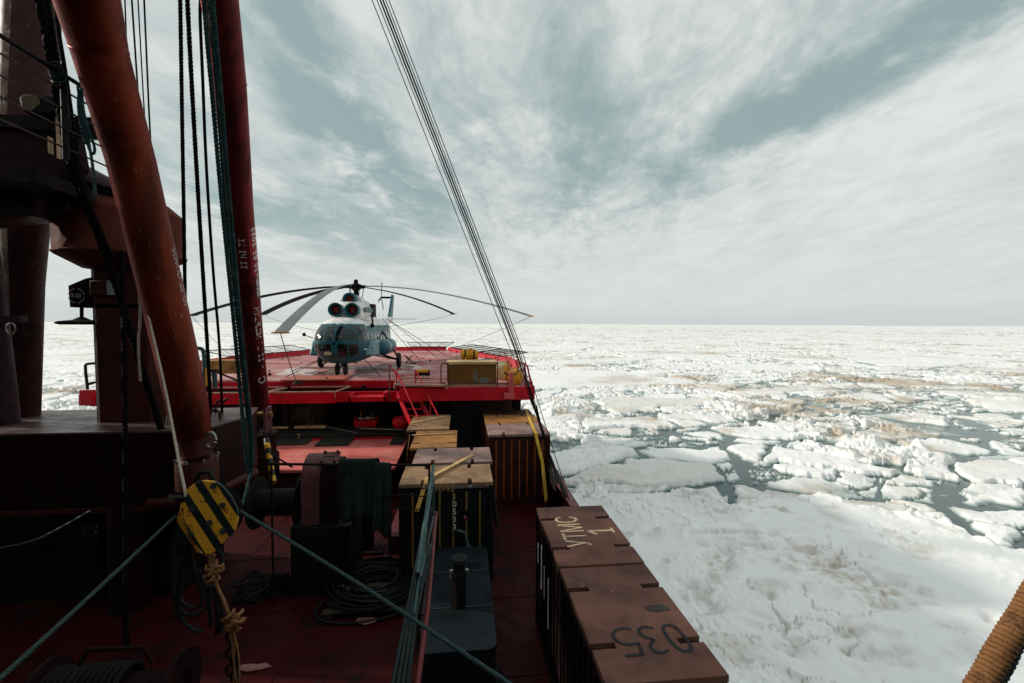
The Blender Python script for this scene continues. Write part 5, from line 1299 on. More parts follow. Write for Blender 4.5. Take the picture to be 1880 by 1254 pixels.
# its heel: fork, stacked round bearing
c = aD(480, 800, 15.0)
t = thing('boom_heel_bearing', 'stacked round bearing under the second boom beside the hatch', 'bearing', (c.x, c.y, DZ))
MB().lathe((c.x, c.y, DZ), [(0, .42), (.9, .42), (.95, .52), (c.z - DZ - .6, .52), (c.z - DZ - .55, .44), (c.z - DZ - .2, .44), (c.z - DZ - .15, .50), (c.z - DZ + .1, .50), (c.z - DZ + .15, .3)], n=28).build('bearing_body', WINCHB, t, .01)
for s_ in (-.2, .2): MB().b2((c.x + s_ - .05, c.y - .25, c.z + .1), (c.x + s_ + .05, c.y + .25, c.z + .95)).build('fork_plate', DARK if s_ < 0 else PINKP, t, .02)
MB().cyl((c.x - .35, c.y, c.z + .7), (c.x + .35, c.y, c.z + .7), .10, 16).build('pin', BRASS, t)
for s_ in (-1, 1): MB().b2((c.x + .42, c.y - .4, DZ + 1.2), (c.x + .62, c.y - .2, DZ + 1.5)).build('cleat', PINKP, t)

band_on(mpts, mr, 700, -60, R(-92), R(-38), mat('mast_tan_sunlit_weathered', (.24, .17, .12), .55, col2=(.10, .05, .035), scale=1.8, thr=(.40, .60), col3=(.30, .25, .20), thr3=(.55, .65), scale3=5, bump=.2), tm, 'sunlit_weathered_strip')  # tan weathering, with the mast's sunlit left edge painted into the strip
# ------------------------------------------------------------------ ropes and wires
def prj(p):
    v = Vector(p) - CAM; d = v.dot(fwd); return (940 + F * v.dot(rgt2) / d, 627 - F * v.dot(upv2) / d, d)
t = thing('rope_sling', 'long doubled teal laid rope hanging in front of the second boom', 'rope', tuple(aD(455, 870, 8.4)))
for k, P in enumerate((((372, -60, 6.6), (377, 40, 6.9), (392, 200, 7.3), (403, 330, 7.6), (418, 480, 7.9), (430, 600, 8.1), (443, 740, 8.3), (452, 845, 8.4), (457, 872, 8.4)),
                       ((388, -60, 6.62), (390, 0, 6.8), (404, 150, 7.2), (417, 320, 7.62), (430, 460, 7.92), (442, 600, 8.12), (455, 730, 8.3), (463, 800, 8.4), (464, 850, 8.42), (459, 876, 8.42)),
                       ((380, -60, 6.7), (384, 0, 6.9), (398, 150, 7.3), (409, 320, 7.7), (423, 460, 8.0), (437, 600, 8.2), (450, 730, 8.4), (458, 800, 8.5), (459, 860, 8.5)))):
    strands(smoothpts([aD(*p) for p in P], 1), .034 if k < 2 else .028, .19, 3, n=7).build('rope_strand', TEAL_ROPE, t)
strands([aD(458, 872, 8.4), aD(448, 915, 7.6), aD(437, 955, 7.0)], .02, .1, 3, n=5).build('rope_tail', TEAL_ROPE, t)
strands([aD(460, 868, 8.4), aD(452, 905, 7.8), aD(440, 940, 7.2)], .02, .1, 3, n=5).build('rope_tail', TEAL_ROPE, t)

def wire(P, r, label, name='wire_rope', m_=None, cat='wire rope', group=None, twist=False):
    pts = [aD(*p) for p in P]
    if twist: o = strands(smoothpts(pts, 1) if len(pts) > 2 else pts, r, r * 5, 3, n=5).build(name, m_ or WIRE)
    else: o = MB().tube(smoothpts(pts, 2) if len(pts) > 2 else pts, r, 8).build(name, m_ or WIRE)
    return tag(o, label, cat, group)
g = 'wire ropes hanging between the two booms'
for i, (x0, x1, y1, w) in enumerate(((229, 236, 180, 2.4), (240, 262, 300, 3.0), (252, 270, 300, 2.2), (264, 279, 330, 3.0))):
    wire([(x0 - 2, -60, 9.6), (x1 + (0 if i else 0), y1, 10.6), (x1 + 14, y1 + 130, 11.2)], w / 2 * 10 / F, ['leftmost', 'second', 'third', 'fourth'][i] + ' thin black wire rope just right of the thick boom', group=g)
wire([(330, -60, 8.8), (334, 200, 9.4), (338, 420, 9.9), (340, 575, 10.3), (341, 620, 10.4)], 3.4 * 9.5 / F, 'thick black rope passing the drum head edge', group=g, twist=True)
wire([(341, -60, 9.0), (350, 120, 9.4), (362, 330, 10), (376, 560, 10.8), (384, 690, 11.4), (387, 760, 11.6)], 3.8 * 9.8 / F, 'thick black rope in the middle between both booms', group=g, twist=True)
wire([(374, -80, 9.0), (368, 0, 9.1), (367, 30, 9.2), (372, 140, 9.6), (378, 300, 10), (391, 500, 10.6), (404, 640, 11.2), (408, 765, 11.5)], 2.6 * 10 / F, 'thin black rope nearest the teal sling', group=g)
# dark rope bundle diagonal across the left
g = 'black ropes slanting down across the crane post'
wire([(60, -60, 7.2), (85, 60, 7.6), (108, 190, 8), (135, 330, 8.4), (185, 440, 9), (225, 560, 9.2), (262, 680, 9.5), (300, 800, 9.8), (322, 880, 9.9)], 6.5 * 8.5 / F, 'thick black rope slanting from the upper left across the crane post', group=g, twist=True)
wire([(76, -60, 7.4), (92, 40, 7.6), (116, 190, 8), (128, 260, 8.2), (150, 350, 8.4), (172, 400, 8.6), (208, 480, 9)], 5 * 8.5 / F, 'second black rope beside the thick slanting one', group=g, twist=True)
wire([(98, -40, 7.9), (104, 40, 7.9), (118, 120, 8.1), (130, 200, 8.3), (135, 240, 8.4), (143, 300, 8.5), (160, 360, 8.6)], 3.2 * 8.5 / F, 'thin black rope reaching the railing corner', group=g)
wire([(222, 460, 9.3), (227, 560, 9.2), (229, 700, 8.9), (230, 900, 8.6), (232, 1192, 8.2)], 4.5 * 9 / F, 'vertical black rope in front of the crane post and crossbeam', group=g, twist=True)
# pale cord
wire([(252, 505, 9.0), (255, 540, 9.0), (258, 580, 9.0), (253, 640, 9.0), (258, 700, 9.0)], 2.2 * 9 / F, 'pale cord with a loose bend on the crane post', name='cord', m_=PALEROPE, cat='cord', twist=True)
wire([(268, 560, 8.6), (282, 620, 8.4), (305, 720, 7.8), (318, 790, 7.2), (331, 860, 6.4), (342, 912, 6.05)], 2.3 * 7.5 / F, 'pale taut line running down to the striped hook block', name='cord', m_=PALEROPE, cat='cord', twist=True)
# stays on the right
g = 'long stays running from above down to the bulwark'
ends = [((683, 0), (936, 640), (1004, 806)), ((692, 0), (944, 640), (1012, 840)), ((698, 0), (946, 640), (1016, 860)), ((703, 0), (950, 640), (1022, 880)), ((708, 0), (953, 640), (1030, 905)), ((714, 0), (957, 640), (1047, 925))]
nm_ = ['leftmost', 'second from the left', 'third from the left', 'third from the right', 'second from the right', 'rightmost']
for i, (a, b, c_) in enumerate(ends):
    dlow = 16.0 - i * .5
    p1 = aD(*b, 18.0); p0 = aD(*a, 11.5); p2_ = aX(c_[0], c_[1], SX - .05 if i > 1 else SX - .2)
    d1 = prj(p2_)[2]
    # straight line in space through top and bottom, middle kept near
    top = aD(*a, 11.0); d = top - p2_
    pm = p2_.lerp(top, .45)
    pm = aD(b[0], b[1], min(d1 + 0.0, d1) * .985)
    far = p2_ + d * 1.25
    tag(MB().tube([p2_, pm, top, top + (top - pm) * .25], (.020 if i in (2, 3) else .011), 8).build('mast_stay', WIRE), 'thin black stay, ' + nm_[i] + ' of the fan crossing the sky', 'stay', g)
# tackle at the stays' lower end
t = thing('stay_tackle', 'black bottle screws and shackles joining the stays to the bulwark', 'turnbuckle', (SX - .1, 13.5, DZ + 1.2))
for (a, b, w) in (((1002, 838), (1022, 892), .05), ((1010, 838), (1032, 896), .045), ((985, 745), (1005, 842), .03), ((960, 700), (990, 770), .05), ((1022, 865), (1040, 915), .05), ((996, 790), (1012, 858), .035)):
    MB().cyl(aX(*a, SX - .12), aX(*b, SX - .12), w, 10).build('bottle_screw', BLACKM, t)
MB().b2(aX(1022, 905, SX - .16) - V(.03, 0, 0), aX(1014, 866, SX - .1)).build('shackle_block', BLACKM, t, .02)
# blue-grey cables to the hook block
wire([(-30, 1272, 3.2), (0, 1246, 3.4), (160, 1100, 4.3), (322, 948, 6.0)], 4.4 * 4 / F, 'blue grey steel cable from the striped block to the lower left corner', m_=BLUEWIRE, twist=True)
wire([(440, 938, 6.0), (560, 1010, 5.6), (700, 1098, 5.0), (945, 1262, 4.1)], 3.8 * 5 / F, 'blue grey steel cable from the striped block to the lower right', m_=BLUEWIRE, twist=True)
wire([(-20, 1010, 8.5), (60, 995, 8.6), (110, 970, 8.6), (166, 938, 8.7)], 2.0 * 8.5 / F, 'faint blue grey cable sloping under the crossbeam', m_=BLUEWIRE, twist=True)

# ------------------------------------------------------------------ striped hook block
dB = 6.0
STR = bpy.data.materials.new('black_yellow_stripes'); STR.use_nodes = True; nt = STR.node_tree; bb = nt.nodes['Principled BSDF']
oc_ = N('ShaderNodeTexCoord'); spp = N('ShaderNodeSeparateXYZ'); L(oc_.outputs['Object'], spp.inputs[0])
nz_ = N('ShaderNodeTexNoise'); L(oc_.outputs['Object'], nz_.inputs['Vector']); nz_.inputs['Scale'].default_value = 16; nz_.inputs['Detail'].default_value = 8; nz_.inputs['Roughness'].default_value = .7
st_dir = R(33)
cN = M_('ADD', M_('MULTIPLY', spp.outputs[0], math.cos(st_dir)), M_('MULTIPLY', spp.outputs[1], math.sin(st_dir)))
cN = M_('ADD', cN, M_('MULTIPLY', M_('SUBTRACT', nz_.outputs[0], .5), .018))
wv = M_('FRACT', M_('ADD', M_('DIVIDE', cN, .235), .62))
isb = M_('GREATER_THAN', wv, .56)
ych = MAPR(nz_.outputs[0], .57, .63)
yc = MIXC(ych, (.90, .45, .035), (.12, .04, .018))
L(MIXC(isb, yc, (.010, .022, .024)), bb.inputs['Base Color']); bb.inputs['Roughness'].default_value = .5
hb0 = aD(381, 951, dB)
xax = (rgt2 * .88 + fwd * .12 - upv2 * 0).normalized()
# plate outline in pixels
OUT = [(350, 893), (362, 884), (378, 882), (396, 884), (412, 896), (426, 914), (436, 934), (437, 952), (432, 972), (424, 984), (414, 990), (402, 1006), (388, 1018), (372, 1016), (358, 1000), (344, 975), (336, 950), (336, 925)]
OUT2 = [(324, 950), (330, 935), (340, 930), (346, 960), (360, 1002), (372, 1018), (358, 1014), (338, 1000), (324, 978)]
t = thing('hook_block', 'large black and yellow striped crane hook block with rust specks', 'hook block', tuple(hb0))
nrm = (CAM - hb0).normalized()
def plate(OUT, depth, th, name, parent, origin):
    pts = [aD(x, y, depth) for x, y in OUT]
    # put the plate in its own local frame so the paint follows it
    ob = MB().poly(pts, -fwd * -th).build(name, STR, parent, .012)
    M = Matrix(((rgt2.x, upv2.x, -fwd.x, 0), (rgt2.y, upv2.y, -fwd.y, 0), (rgt2.z, upv2.z, -fwd.z, 0), (0, 0, 0, 1)))
    ob.data.transform(M.inverted()); ob.matrix_local = M
    return ob
p1 = plate(OUT, dB - .16, .03, 'cheek_plate', t, hb0); p2 = plate([(x - 6, y + 4) for x, y in OUT], dB + .10, .03, 'cheek_plate', t, hb0); plate(OUT2, dB + .02, .03, 'side_cheek', t, hb0)
MB().lathe(aD(384, 946, dB - .10), [(0, .33), (.03, .36), (.06, .33), (.09, .28), (.12, .33), (.15, .36), (.18, .33)], fwd, 32).build('sheave', DARK, t)
for x, y in ((352, 935), (408, 928), (384, 960), (409, 975), (350, 983), (392, 892)):
    MB().cyl(aD(x, y, dB - .19), aD(x, y, dB + .12), .038, 12).build('bolt', BLACK, t)
MB().tube([aD(360, 884, dB), aD(366, 868, dB), aD(385, 866, dB), aD(392, 884, dB)], .035, 10).build('top_eye', BLACKM, t)
# tan knotted line under the block
def knot(c, r, k, m_, t, seed):
    rd = random.Random(seed)
    for i in range(k):
        ax = V(rd.uniform(-.5, .5), rd.uniform(-.5, .5), rd.uniform(.5, 1)).normalized(); u = ax.orthogonal().normalized(); w = ax.cross(u); cc = c + V(rd.uniform(-.3, .3), rd.uniform(-.3, .3), rd.uniform(-.9, .9)) * r
        strands([cc + (u * math.cos(a * .52) + w * math.sin(a * .52)) * r * rd.uniform(.75, .95) + ax * .01 * a for a in range(13)], .020, .09, 3, n=5).build('knot_turn', m_, t)
t = thing('knotted_line', 'tan manila line with two thick knots hanging from the striped block', 'rope', tuple(aD(392, 1022, 5.9)))
strands(smoothpts([aD(*p, 5.9) for p in ((384, 1016), (388, 1040), (392, 1062), (402, 1085), (412, 1105), (420, 1130), (426, 1150))], 2), .024, .10, 3, n=6).build('line', MANILA, t)
strands(smoothpts([aD(*p, 5.88) for p in ((394, 1018), (384, 1040), (392, 1058), (380, 1068), (396, 1072))], 2), .022, .10, 3, n=6).build('line', MANILA, t)
knot(aD(389, 1055, 5.88), .075, 7, MANILA, t, 3); knot(aD(427, 1150, 5.88), .085, 8, MANILA, t, 5); knot(aD(388, 1070, 5.88), .05, 3, MANILA, t, 9)
for P in (((428, 1160), (432, 1185), (428, 1215), (434, 1250), (436, 1275)), ((424, 1160), (426, 1190), (431, 1225), (428, 1270)), ((430, 1165), (438, 1200), (440, 1240), (436, 1270))):
    strands(smoothpts([aD(*p, 5.9) for p in P], 2), .013, .07, 3, n=5).build('line_end', MANILA, t)
t = thing('rope_coil', 'dark grey rope loops hanging below the striped block', 'rope', tuple(aD(365, 1030, 6.1)))
GREYR = mat('dark_grey_rope', (.014, .017, .018), .8, spec=.1, col2=(.03, .035, .035), scale=10)
for P in (((352, 1000), (346, 1040), (332, 1075), (330, 1100), (340, 1112), (360, 1116), (372, 1108), (370, 1085), (356, 1050), (350, 1010)),
          ((340, 990), (322, 1040), (318, 1090), (326, 1130), (350, 1155), (372, 1160)),
          ((398, 1010), (410, 1020), (408, 1035), (398, 1040)), ((392, 1075), (398, 1110), (400, 1150), (396, 1165)), ((384, 1075), (384, 1110), (388, 1150)), ((398, 1075), (406, 1100), (410, 1140), (404, 1160)),
          ((330, 960), (318, 1000), (316, 1060), (322, 1100)), ((345, 1000), (338, 1050), (324, 1090), (330, 1125), (356, 1130), (380, 1120), (382, 1090), (364, 1045))):
    strands(smoothpts([aD(*p, 6.1) for p in P], 2), .026, .10, 3, n=6).build('loop', GREYR, t)
t = thing('shackle_bundle', 'dark chain and shackles hanging at the end of the knotted line', 'shackles', tuple(aD(425, 1200, 6)))
for i in range(9):
    c = aD(422 + (i % 3) * 7, 1170 + i * 10, 5.98); a0_ = i * 1.1
    MB().tube([c + (rgt2 * math.cos(a0_) + fwd * math.sin(a0_)) * .045 * math.cos(a * .785) + upv2 * .075 * math.sin(a * .785) for a in range(8)], .016, 6, closed=True).build('link', BLACKM, t)

# manila wrapped rope at the lower right
t = thing('served_rope', 'thick tan manila served rope crossing the lower right corner', 'rope', tuple(aD(1830, 1200, 1.8)))
P = [aD(1752, 1330, 1.75), aD(1818, 1226, 1.78), aD(1856, 1160, 1.80), aD(1925, 1050, 1.85)]
P = resample(P, .02)
MB().tube(P, .025, 14).build('rope_core', mat('core_dark', (.05, .03, .02), .8), t)
ln = sum((b - a).length for a, b in zip(P[:-1], P[1:])); pitch = .0195; N_ = int(ln / pitch * 18); q = []
T0 = (P[-1] - P[0]).normalized(); u = T0.orthogonal().normalized(); w = T0.cross(u)
for i in range(N_):
    s_ = i / 18 * pitch; f = s_ / ln * (len(P) - 1); k = min(int(f), len(P) - 2); c = P[k].lerp(P[k + 1], f - k); a = 2 * math.pi * i / 18
    rr1 = .034 + .0014 * math.sin(i * .37) + .001 * math.sin(i * 1.7); q.append(c + (u * math.cos(a) + w * math.sin(a)) * rr1)
MB().tube(q, .0098, 8).build('serving', MANILA, t)
t = thing('black_rope', 'black laid rope running close behind the tan served rope', 'rope', tuple(aD(1860, 1200, 1.9)))
strands([aD(1790, 1320, 1.86), aD(1845, 1226, 1.87), aD(1874, 1165, 1.88), aD(1935, 1066, 1.93)], .026, .07, 3, n=8).build('strand', mat('tarred_rope', (.012, .012, .013), .6, bump=.4), t)
# ------------------------------------------------------------------ near deck clutter
# winch casing with clamp plate
t = thing('winch_casing', 'maroon arched winch casing with riveted clamp plate', 'winch', tuple(aZ(585, 985, DZ)))
Yw = 10.6
xl = aY(551, 880, Yw).x; xm = aY(585, 880, Yw).x; xr = aY(619, 880, Yw).x; zt_ = aY(570, 846, Yw).z; zb_ = aY(570, 965, Yw).z
n = 14; pr = [(Yw, zb_)] + [(Yw + .55 - .55 * math.cos(math.pi * i / n), zt_ - .55 + .55 * math.sin(math.pi * i / n)) for i in range(n + 1)] + [(Yw + 1.1, zb_)]
MB().poly([(xl, y, z) for y, z in pr], (xm - xl, 0, 0)).build('arched_casing', PINKP, t, .02)
pr2 = [(y, z if z < zt_ - .6 else z - .10) for y, z in pr]
MB().poly([(xm + .01, y + .03, z) for y, z in pr2], (xr - xm - .02, 0, 0)).build('lower_casing', WINCHB, t, .02)
c = V((xm + xr) / 2, Yw + .18, zt_ - .02)
pl_ = MB().box(c, (xr - xm, .42, .05), Matrix.Rotation(.5, 3, 'X')).build('clamp_plate', PINKP, t, .01)
for dx_ in (-.14, .14):
    for dy_ in (-.15, .15): MB().cyl(c + V(dx_, dy_, dy_ * .5), c + V(dx_, dy_ - .03, dy_ * .5 + .08), .03, 8).build('bolt', WINCHB, pl_)
for dz_ in (-.03, .09): MB().cyl(c + V(-.12, -.06, dz_ - .02), c + V(.12, -.06, dz_ - .02), .012, 6).build('pin', BLACK, pl_)
MB().b2((xl - .2, Yw - .1, DZ), (xr + .3, Yw + 1.2, zb_)).build('bed', BLACKM, t, .02)
MB().lathe(V(xl - 1.2, Yw + .6, zb_ + .35), [(0, .6), (.05, .6), (.05, .3), (1.0, .3), (1.0, .6), (1.05, .6)], (1, 0, 0), 28).build('rope_drum', BLACKM, t)

# handrails
t = thing('guard_rail', 'black horizontal guard rail across the deck in front of the hatch', 'railing', (-3, 10.4, DZ))
Yr = 10.35
a = aY(492, 852, Yr); b = aY(790, 854, Yr); MB().cyl(a, b, .030, 8).build('top_rail', BLACKM, t)
a = aY(690, 906, Yr); b = aY(788, 912, Yr); MB().cyl(a, b, .016, 8).build('mid_rail', BLACKM, t)
a = aY(690, 932, Yr); b = aY(788, 936, Yr); MB().cyl(a, b, .016, 8).build('mid_rail', BLACKM, t)
for px in (498, 648, 716, 788):
    p = aY(px, 853, Yr); MB().cyl(p, V(p.x, p.y, DZ), .026, 8).build('rail_post', BLACKM, t)
MB().cyl(aY(496, 832, Yr), aY(537, 858, Yr), .02, 6).build('stay_bar', BLACKM, t)
t = thing('guard_rail', 'blue green guard rail running toward the viewer beside the locker', 'railing', (-.6, 8, DZ))
a = aZ(796, 855, 7.05)
zr = 7.05; Xr = aY(796, 855, 10.3).x; 
a = V(Xr, 10.3, aY(796, 855, 10.3).z); b = aD(766, 1052, 6.6)
MB().tube([a, b], .035, 10).build('top_rail', GREENST, t)
for k, (px0, py0, px1, py1) in enumerate(((798, 940, 772, 1060), (790, 900, 766, 1052), (796, 870, 760, 1130), (800, 950, 775, 1130), (793, 930, 748, 1254))):
    MB().tube([aD(px0, py0, 9.6 - .3 * k), aD(px1, py1, 6.4 - .25 * k)], .018, 8).build('lower_bar', GREENST if k < 3 else BLACKM, t)
for px0, py0, px1, py1, d_ in ((795, 856, 797, 1000, 10.2), (781, 950, 784, 1100, 8.3), (767, 1050, 770, 1262, 6.5)):
    MB().cyl(aD(px0, py0, d_), aD(px1, py1, d_), .024, 8).build('rail_post', GREENST if d_ > 8 else DARK, t)
for k in range(4): MB().tube([aD(790 - k * 6, 1000, 7.5), aD(764 - k * 6, 1130, 6.1), aD(748 - k * 10, 1270, 5.2)], .028, 8).build('hanging_bar', mat('bar_dark_teal', (.008, .018, .019), .5), t)
t = thing('red_stanchion', 'slim red pole standing against the green rail', 'pole', tuple(aD(770, 1270, 5.4)))
MB().tube([aD(764, 1275, 5.0), aD(785, 1120, 6.2), aD(800, 945, 8.6)], .034, 10).build('pole_tube', mat('pole_red', (.13, .014, .016), .45), t)
MB().sph(aD(800, 944, 8.6), .05, 10).build('pole_cap', PINKP, t)

# tarpaulin / jacket over the rail
t = thing('tarpaulin', 'dark green tarpaulin draped over the rail beside the winch', 'tarpaulin', tuple(aY(670, 990, 10.2)))
def drape(x0, x1, ztop, zbf, Yc, seed, lab):
    mb = MB(); nx, nz_ = 30, 26; vs = []; rd = random.Random(seed); ph = [rd.uniform(0, 6) for _ in range(6)]
    for i in range(nx + 1):
        u = i / nx
        for j in range(nz_ + 1):
            v = j / nz_
            if v < .3: yy = Yc + .35 - (v / .3) * .42; zz = ztop - .22 * (1 - v / .3) ** 2
            else: yy = Yc - .07 - .05 * math.sin((v - .3) * 2.2); zz = ztop - (v - .3) / .7 * (ztop - zbf(u))
            dn = max(0, v - .25)
            yy += (.06 * math.sin(u * 8 + ph[0] + v) + .03 * math.sin(u * 19 + ph[1] + v * 2)) * dn - .03 * math.sin(v * 9 + u * 5 + ph[2])
            xx = x0 + (x1 - x0) * (u + .02 * math.sin(v * 7 + ph[3])) + (.06 * (u - .5)) * dn
            vs.append(V(xx, yy, zz))
    fs = [(i * (nz_ + 1) + j, (i + 1) * (nz_ + 1) + j, (i + 1) * (nz_ + 1) + j + 1, i * (nz_ + 1) + j + 1) for i in range(nx) for j in range(nz_)]
    o = mb.add(vs, fs).build(lab, TARP, t, ang=80); s_ = o.modifiers.new('thick', 'SOLIDIFY'); s_.thickness = .012; return o
a = aY(622, 850, 10.2); b = aY(690, 850, 10.2); c = aY(714, 860, 10.2)
zl = aY(650, 962, 10.0).z; zl2 = aY(700, 985, 10.0).z
drape(a.x, b.x, aY(650, 849, 10.2).z + .05, lambda u: zl - .05 * math.sin(u * 9), 10.35, 4, 'main_sheet')
drape(b.x - .06, c.x, aY(700, 854, 10.2).z + .03, lambda u: zl2 - .10 * u + .06 * math.sin(u * 7), 10.32, 9, 'folded_end')
# stool-like stand below
t = thing('bollard', 'pair of short dark red bollards under the tarpaulin', 'bollard', tuple(aZ(660, 1010, DZ)))
for px in (655, 676):
    p = aZ(px, 1008, DZ); MB().lathe((p.x, p.y, DZ), [(0, .16), (1.0, .16), (1.02, .21), (1.10, .21), (1.12, .12)], n=20).build('barrel', WINCHB, t)
p = aZ(665, 1010, DZ); MB().b2((p.x - .6, p.y - .3, DZ + .002), (p.x + .6, p.y + .3, DZ + .06)).build('base_plate', WINCHB, t, .01)
# pinkish low coaming platform lit at (745, 970)
a = aZ(712, 985, 5.25); b = aZ(778, 985, 5.25)
tag(MB().b2((a.x, a.y, DZ), (b.x - .1, a.y + 2.3, 5.25)).build('deck_step', mat('step_pink_red', (.10, .022, .026), .6, col2=(.07, .016, .018), scale=2), None, .02), 'low pinkish red step plate behind the green rail', 'step')

# hose coil on a pallet
c = aZ(690, 1070, DZ + .25); t = thing('hose_pallet', 'wooden pallet under the coil of black hoses', 'pallet', (c.x, c.y, DZ))
for k in range(6): MB().b2((c.x - .95, c.y - .85 + k * .3, DZ + .10), (c.x + .95, c.y - .68 + k * .3, DZ + .13)).build('slat', mat('dirty_board', (.04, .034, .026), .7), t, .004)
for k in (-1, 0, 1): MB().b2((c.x + k * .8 - .06, c.y - .85, DZ + .01), (c.x + k * .8 + .06, c.y + .85, DZ + .10)).build('bearer', mat('dirty_board', (.04, .034, .026), .7), t)
t = thing('hose_coil', 'wide coil of black hoses and cable lying on the deck', 'hose', (c.x, c.y, DZ + .15))
rd = random.Random(2)
for k in range(16):
    r0 = .38 + .045 * k + rd.uniform(-.02, .02); ox, oy = rd.uniform(-.06, .06), rd.uniform(-.06, .06); h0 = .20 + .12 * math.sin(k * 1.3) ** 2 + rd.uniform(0, .08)
    mb = MB().tube([V(c.x + ox + r0 * math.cos(a * .1963), c.y + oy + r0 * .92 * math.sin(a * .1963), DZ + h0 + .03 * math.sin(a * .4 + k)) for a in range(32)], .028, 7, closed=True); mb.build('hose_turn', mat('hose_black', (.006, .007, .008), .5, spec=.2), t)
MB().tube(smoothpts([V(c.x - .9, c.y - .3, DZ + .2), V(c.x - 1.2, c.y - .6, DZ + .05), V(c.x - .9, c.y - 1.0, DZ + .04), V(c.x - .2, c.y - 1.1, DZ + .04), V(c.x + .6, c.y - .95, DZ + .05), V(c.x + .9, c.y - .6, DZ + .1)], 3), .03, 8).build('loose_end', mat('hose_black', (.006, .007, .008), .5, spec=.2), t)
for i, (px, py) in enumerate(((627, 1076), (640, 1082), (690, 1042), (745, 1080), (636, 1080))):
    q = aZ(px, py, DZ + .3); MB().box(q, (.12 - .015 * i, .05, .05), Matrix.Rotation(i * .9, 3, 'Z')).build('coupling', BARE, t, .01)
# rags of paper
for i, (px, py, s_) in enumerate(((672, 1141, .28), (455, 1228, .25), (478, 1226, .18))):
    q = aZ(px, py, DZ + .01); rd = random.Random(i)
    vs = [q + V(s_ * math.cos(a) * rd.uniform(.6, 1.1), s_ * .45 * math.sin(a) * rd.uniform(.6, 1.1), rd.uniform(.0, .05)) for a in [k * .7854 for k in range(8)]]
    tag(MB().poly(vs, (0, 0, .006)).build('paper_scrap', mat('scrap_pink', (.30, .14, .13), .8)), ['torn pinkish scrap lying on the deck below the hoses', 'pale scrap on the deck at the bottom', 'small pale scrap beside the bottom one'][i], 'scrap')
# pump / motor left
q = aZ(512, 1085, DZ); t = thing('deck_pump', 'small dark pump with a hose on the shadowed deck', 'pump', (q.x, q.y, DZ))
MB().lathe((q.x - .35, q.y, DZ + .22), [(0, .16), (.03, .18), (.5, .18), (.55, .14), (.62, .06)], (1, 0, 0), 20).build('motor', DARK, t)
MB().lathe((q.x + .3, q.y, DZ + .2), [(0, .10), (.15, .20), (.3, .10)], (1, 0, 0), 16).build('pump_head', DARK, t)
MB().b2((q.x - .5, q.y - .2, DZ), (q.x + .7, q.y + .2, DZ + .05)).build('skid', DARK, t)
MB().tube([V(q.x + .5, q.y - .1, DZ + .2), V(q.x + .65, q.y - .1, DZ + .34), V(q.x + .5, q.y - .1, DZ + .42)], .025, 6).build('handle', PINKP, t)
q = aZ(462, 1100, DZ); t = thing('hose_pile', 'tangled dark hose heap beside the pump', 'hose', (q.x, q.y, DZ))
rd = random.Random(8)
for k in range(9): MB().tube([V(q.x + rd.uniform(-.1, .1) + .3 * math.cos(a * .5236 + k), q.y + .25 * math.sin(a * .5236 + k), DZ + .06 + .05 * k + .08 * math.sin(a * .9 + k)) for a in range(12)], .028, 6, closed=True).build('hose_turn', GREYR, t)

# locker with vent pipe
x0, x1 = -.72, .55; y0, y1 = 7.0, 10.35; zl_ = 5.85
t = thing('deck_locker', 'blue grey locker with rounded corners beside the walkway', 'locker', ((x0 + x1) / 2, 8.6, DZ))
MB().b2((x0 + .03, y0 + .03, DZ), (x1 - .03, y1 - .03, zl_ - .06)).build('body', mat('locker_side', (.008, .011, .012), .5), t, .06)
cr_ = .16; P = []
for (cx_, cy_, a0_) in ((x1 - cr_, y1 - cr_, 0), (x0 + cr_, y1 - cr_, 90), (x0 + cr_, y0 + cr_, 180), (x1 - cr_, y0 + cr_, 270)):
    P += [(cx_ + cr_ * math.cos(R(a0_ + k * 15)), cy_ + cr_ * math.sin(R(a0_ + k * 15)), zl_) for k in range(7)]
MB().poly(P, (0, 0, -.06)).build('lid', LOCKER, t, .02)
for y in (8.1, 9.3): MB().b2((x0 + .02, y, zl_ + .001), (x1 - .02, y + .02, zl_ + .012)).build('lid_seam', mat('seam_dark', (.03, .045, .05), .5), t)
MB().tube([V(x1 - .42, 9.5, zl_), V(x1 - .40, 9.5, zl_ + .08), V(x1 - .2, 9.5, zl_ + .08), V(x1 - .18, 9.5, zl_)], .02, 6).build('lid_handle', BLACK, t)
q = aD(843, 1092, 8.3); t = thing('vent_pipe', 'short black vent pipe with a cap in front of the blue locker', 'vent pipe', (q.x, q.y, DZ))
pz = aD(843, 1022, 8.3).z
MB().lathe((q.x, q.y, DZ), [(0, .20), (.03, .20), (.04, .125), (pz - DZ - .35, .125), (pz - DZ - .34, .15), (pz - DZ - .25, .15), (pz - DZ - .24, .10), (pz - DZ - .06, .10), (pz - DZ - .05, .17), (pz - DZ, .15), (pz - DZ + .02, .05)], n=24).build('pipe', BLACKM, t)
for s_ in (-1, 1): MB().cyl((q.x + s_ * .14, q.y - .05, pz - .34), (q.x + s_ * .14, q.y - .05, pz - .2), .03, 8).build('bolt', BARE, t)
q = aZ(915, 1150, 5.5); t = thing('gas_cylinder', 'tall black gas cylinder lying along the walkway edge', 'gas cylinder', (q.x, q.y, DZ))
MB().lathe((q.x - .1, 6.1, DZ + .15), [(0, .08), (.05, .14), (1.5, .14), (1.62, .10), (1.7, .04), (1.8, .04)], (0, 1, 0), 20).build('bottle', BLACKM, t)
MB().sph((q.x - .1, 7.95, DZ + .17), .05, 8).build('valve', BARE, t)
t = thing('wall_lamp', 'small reddish lamp on the face of the dark green container', 'lamp', tuple(aY(854, 948, 10.7)))
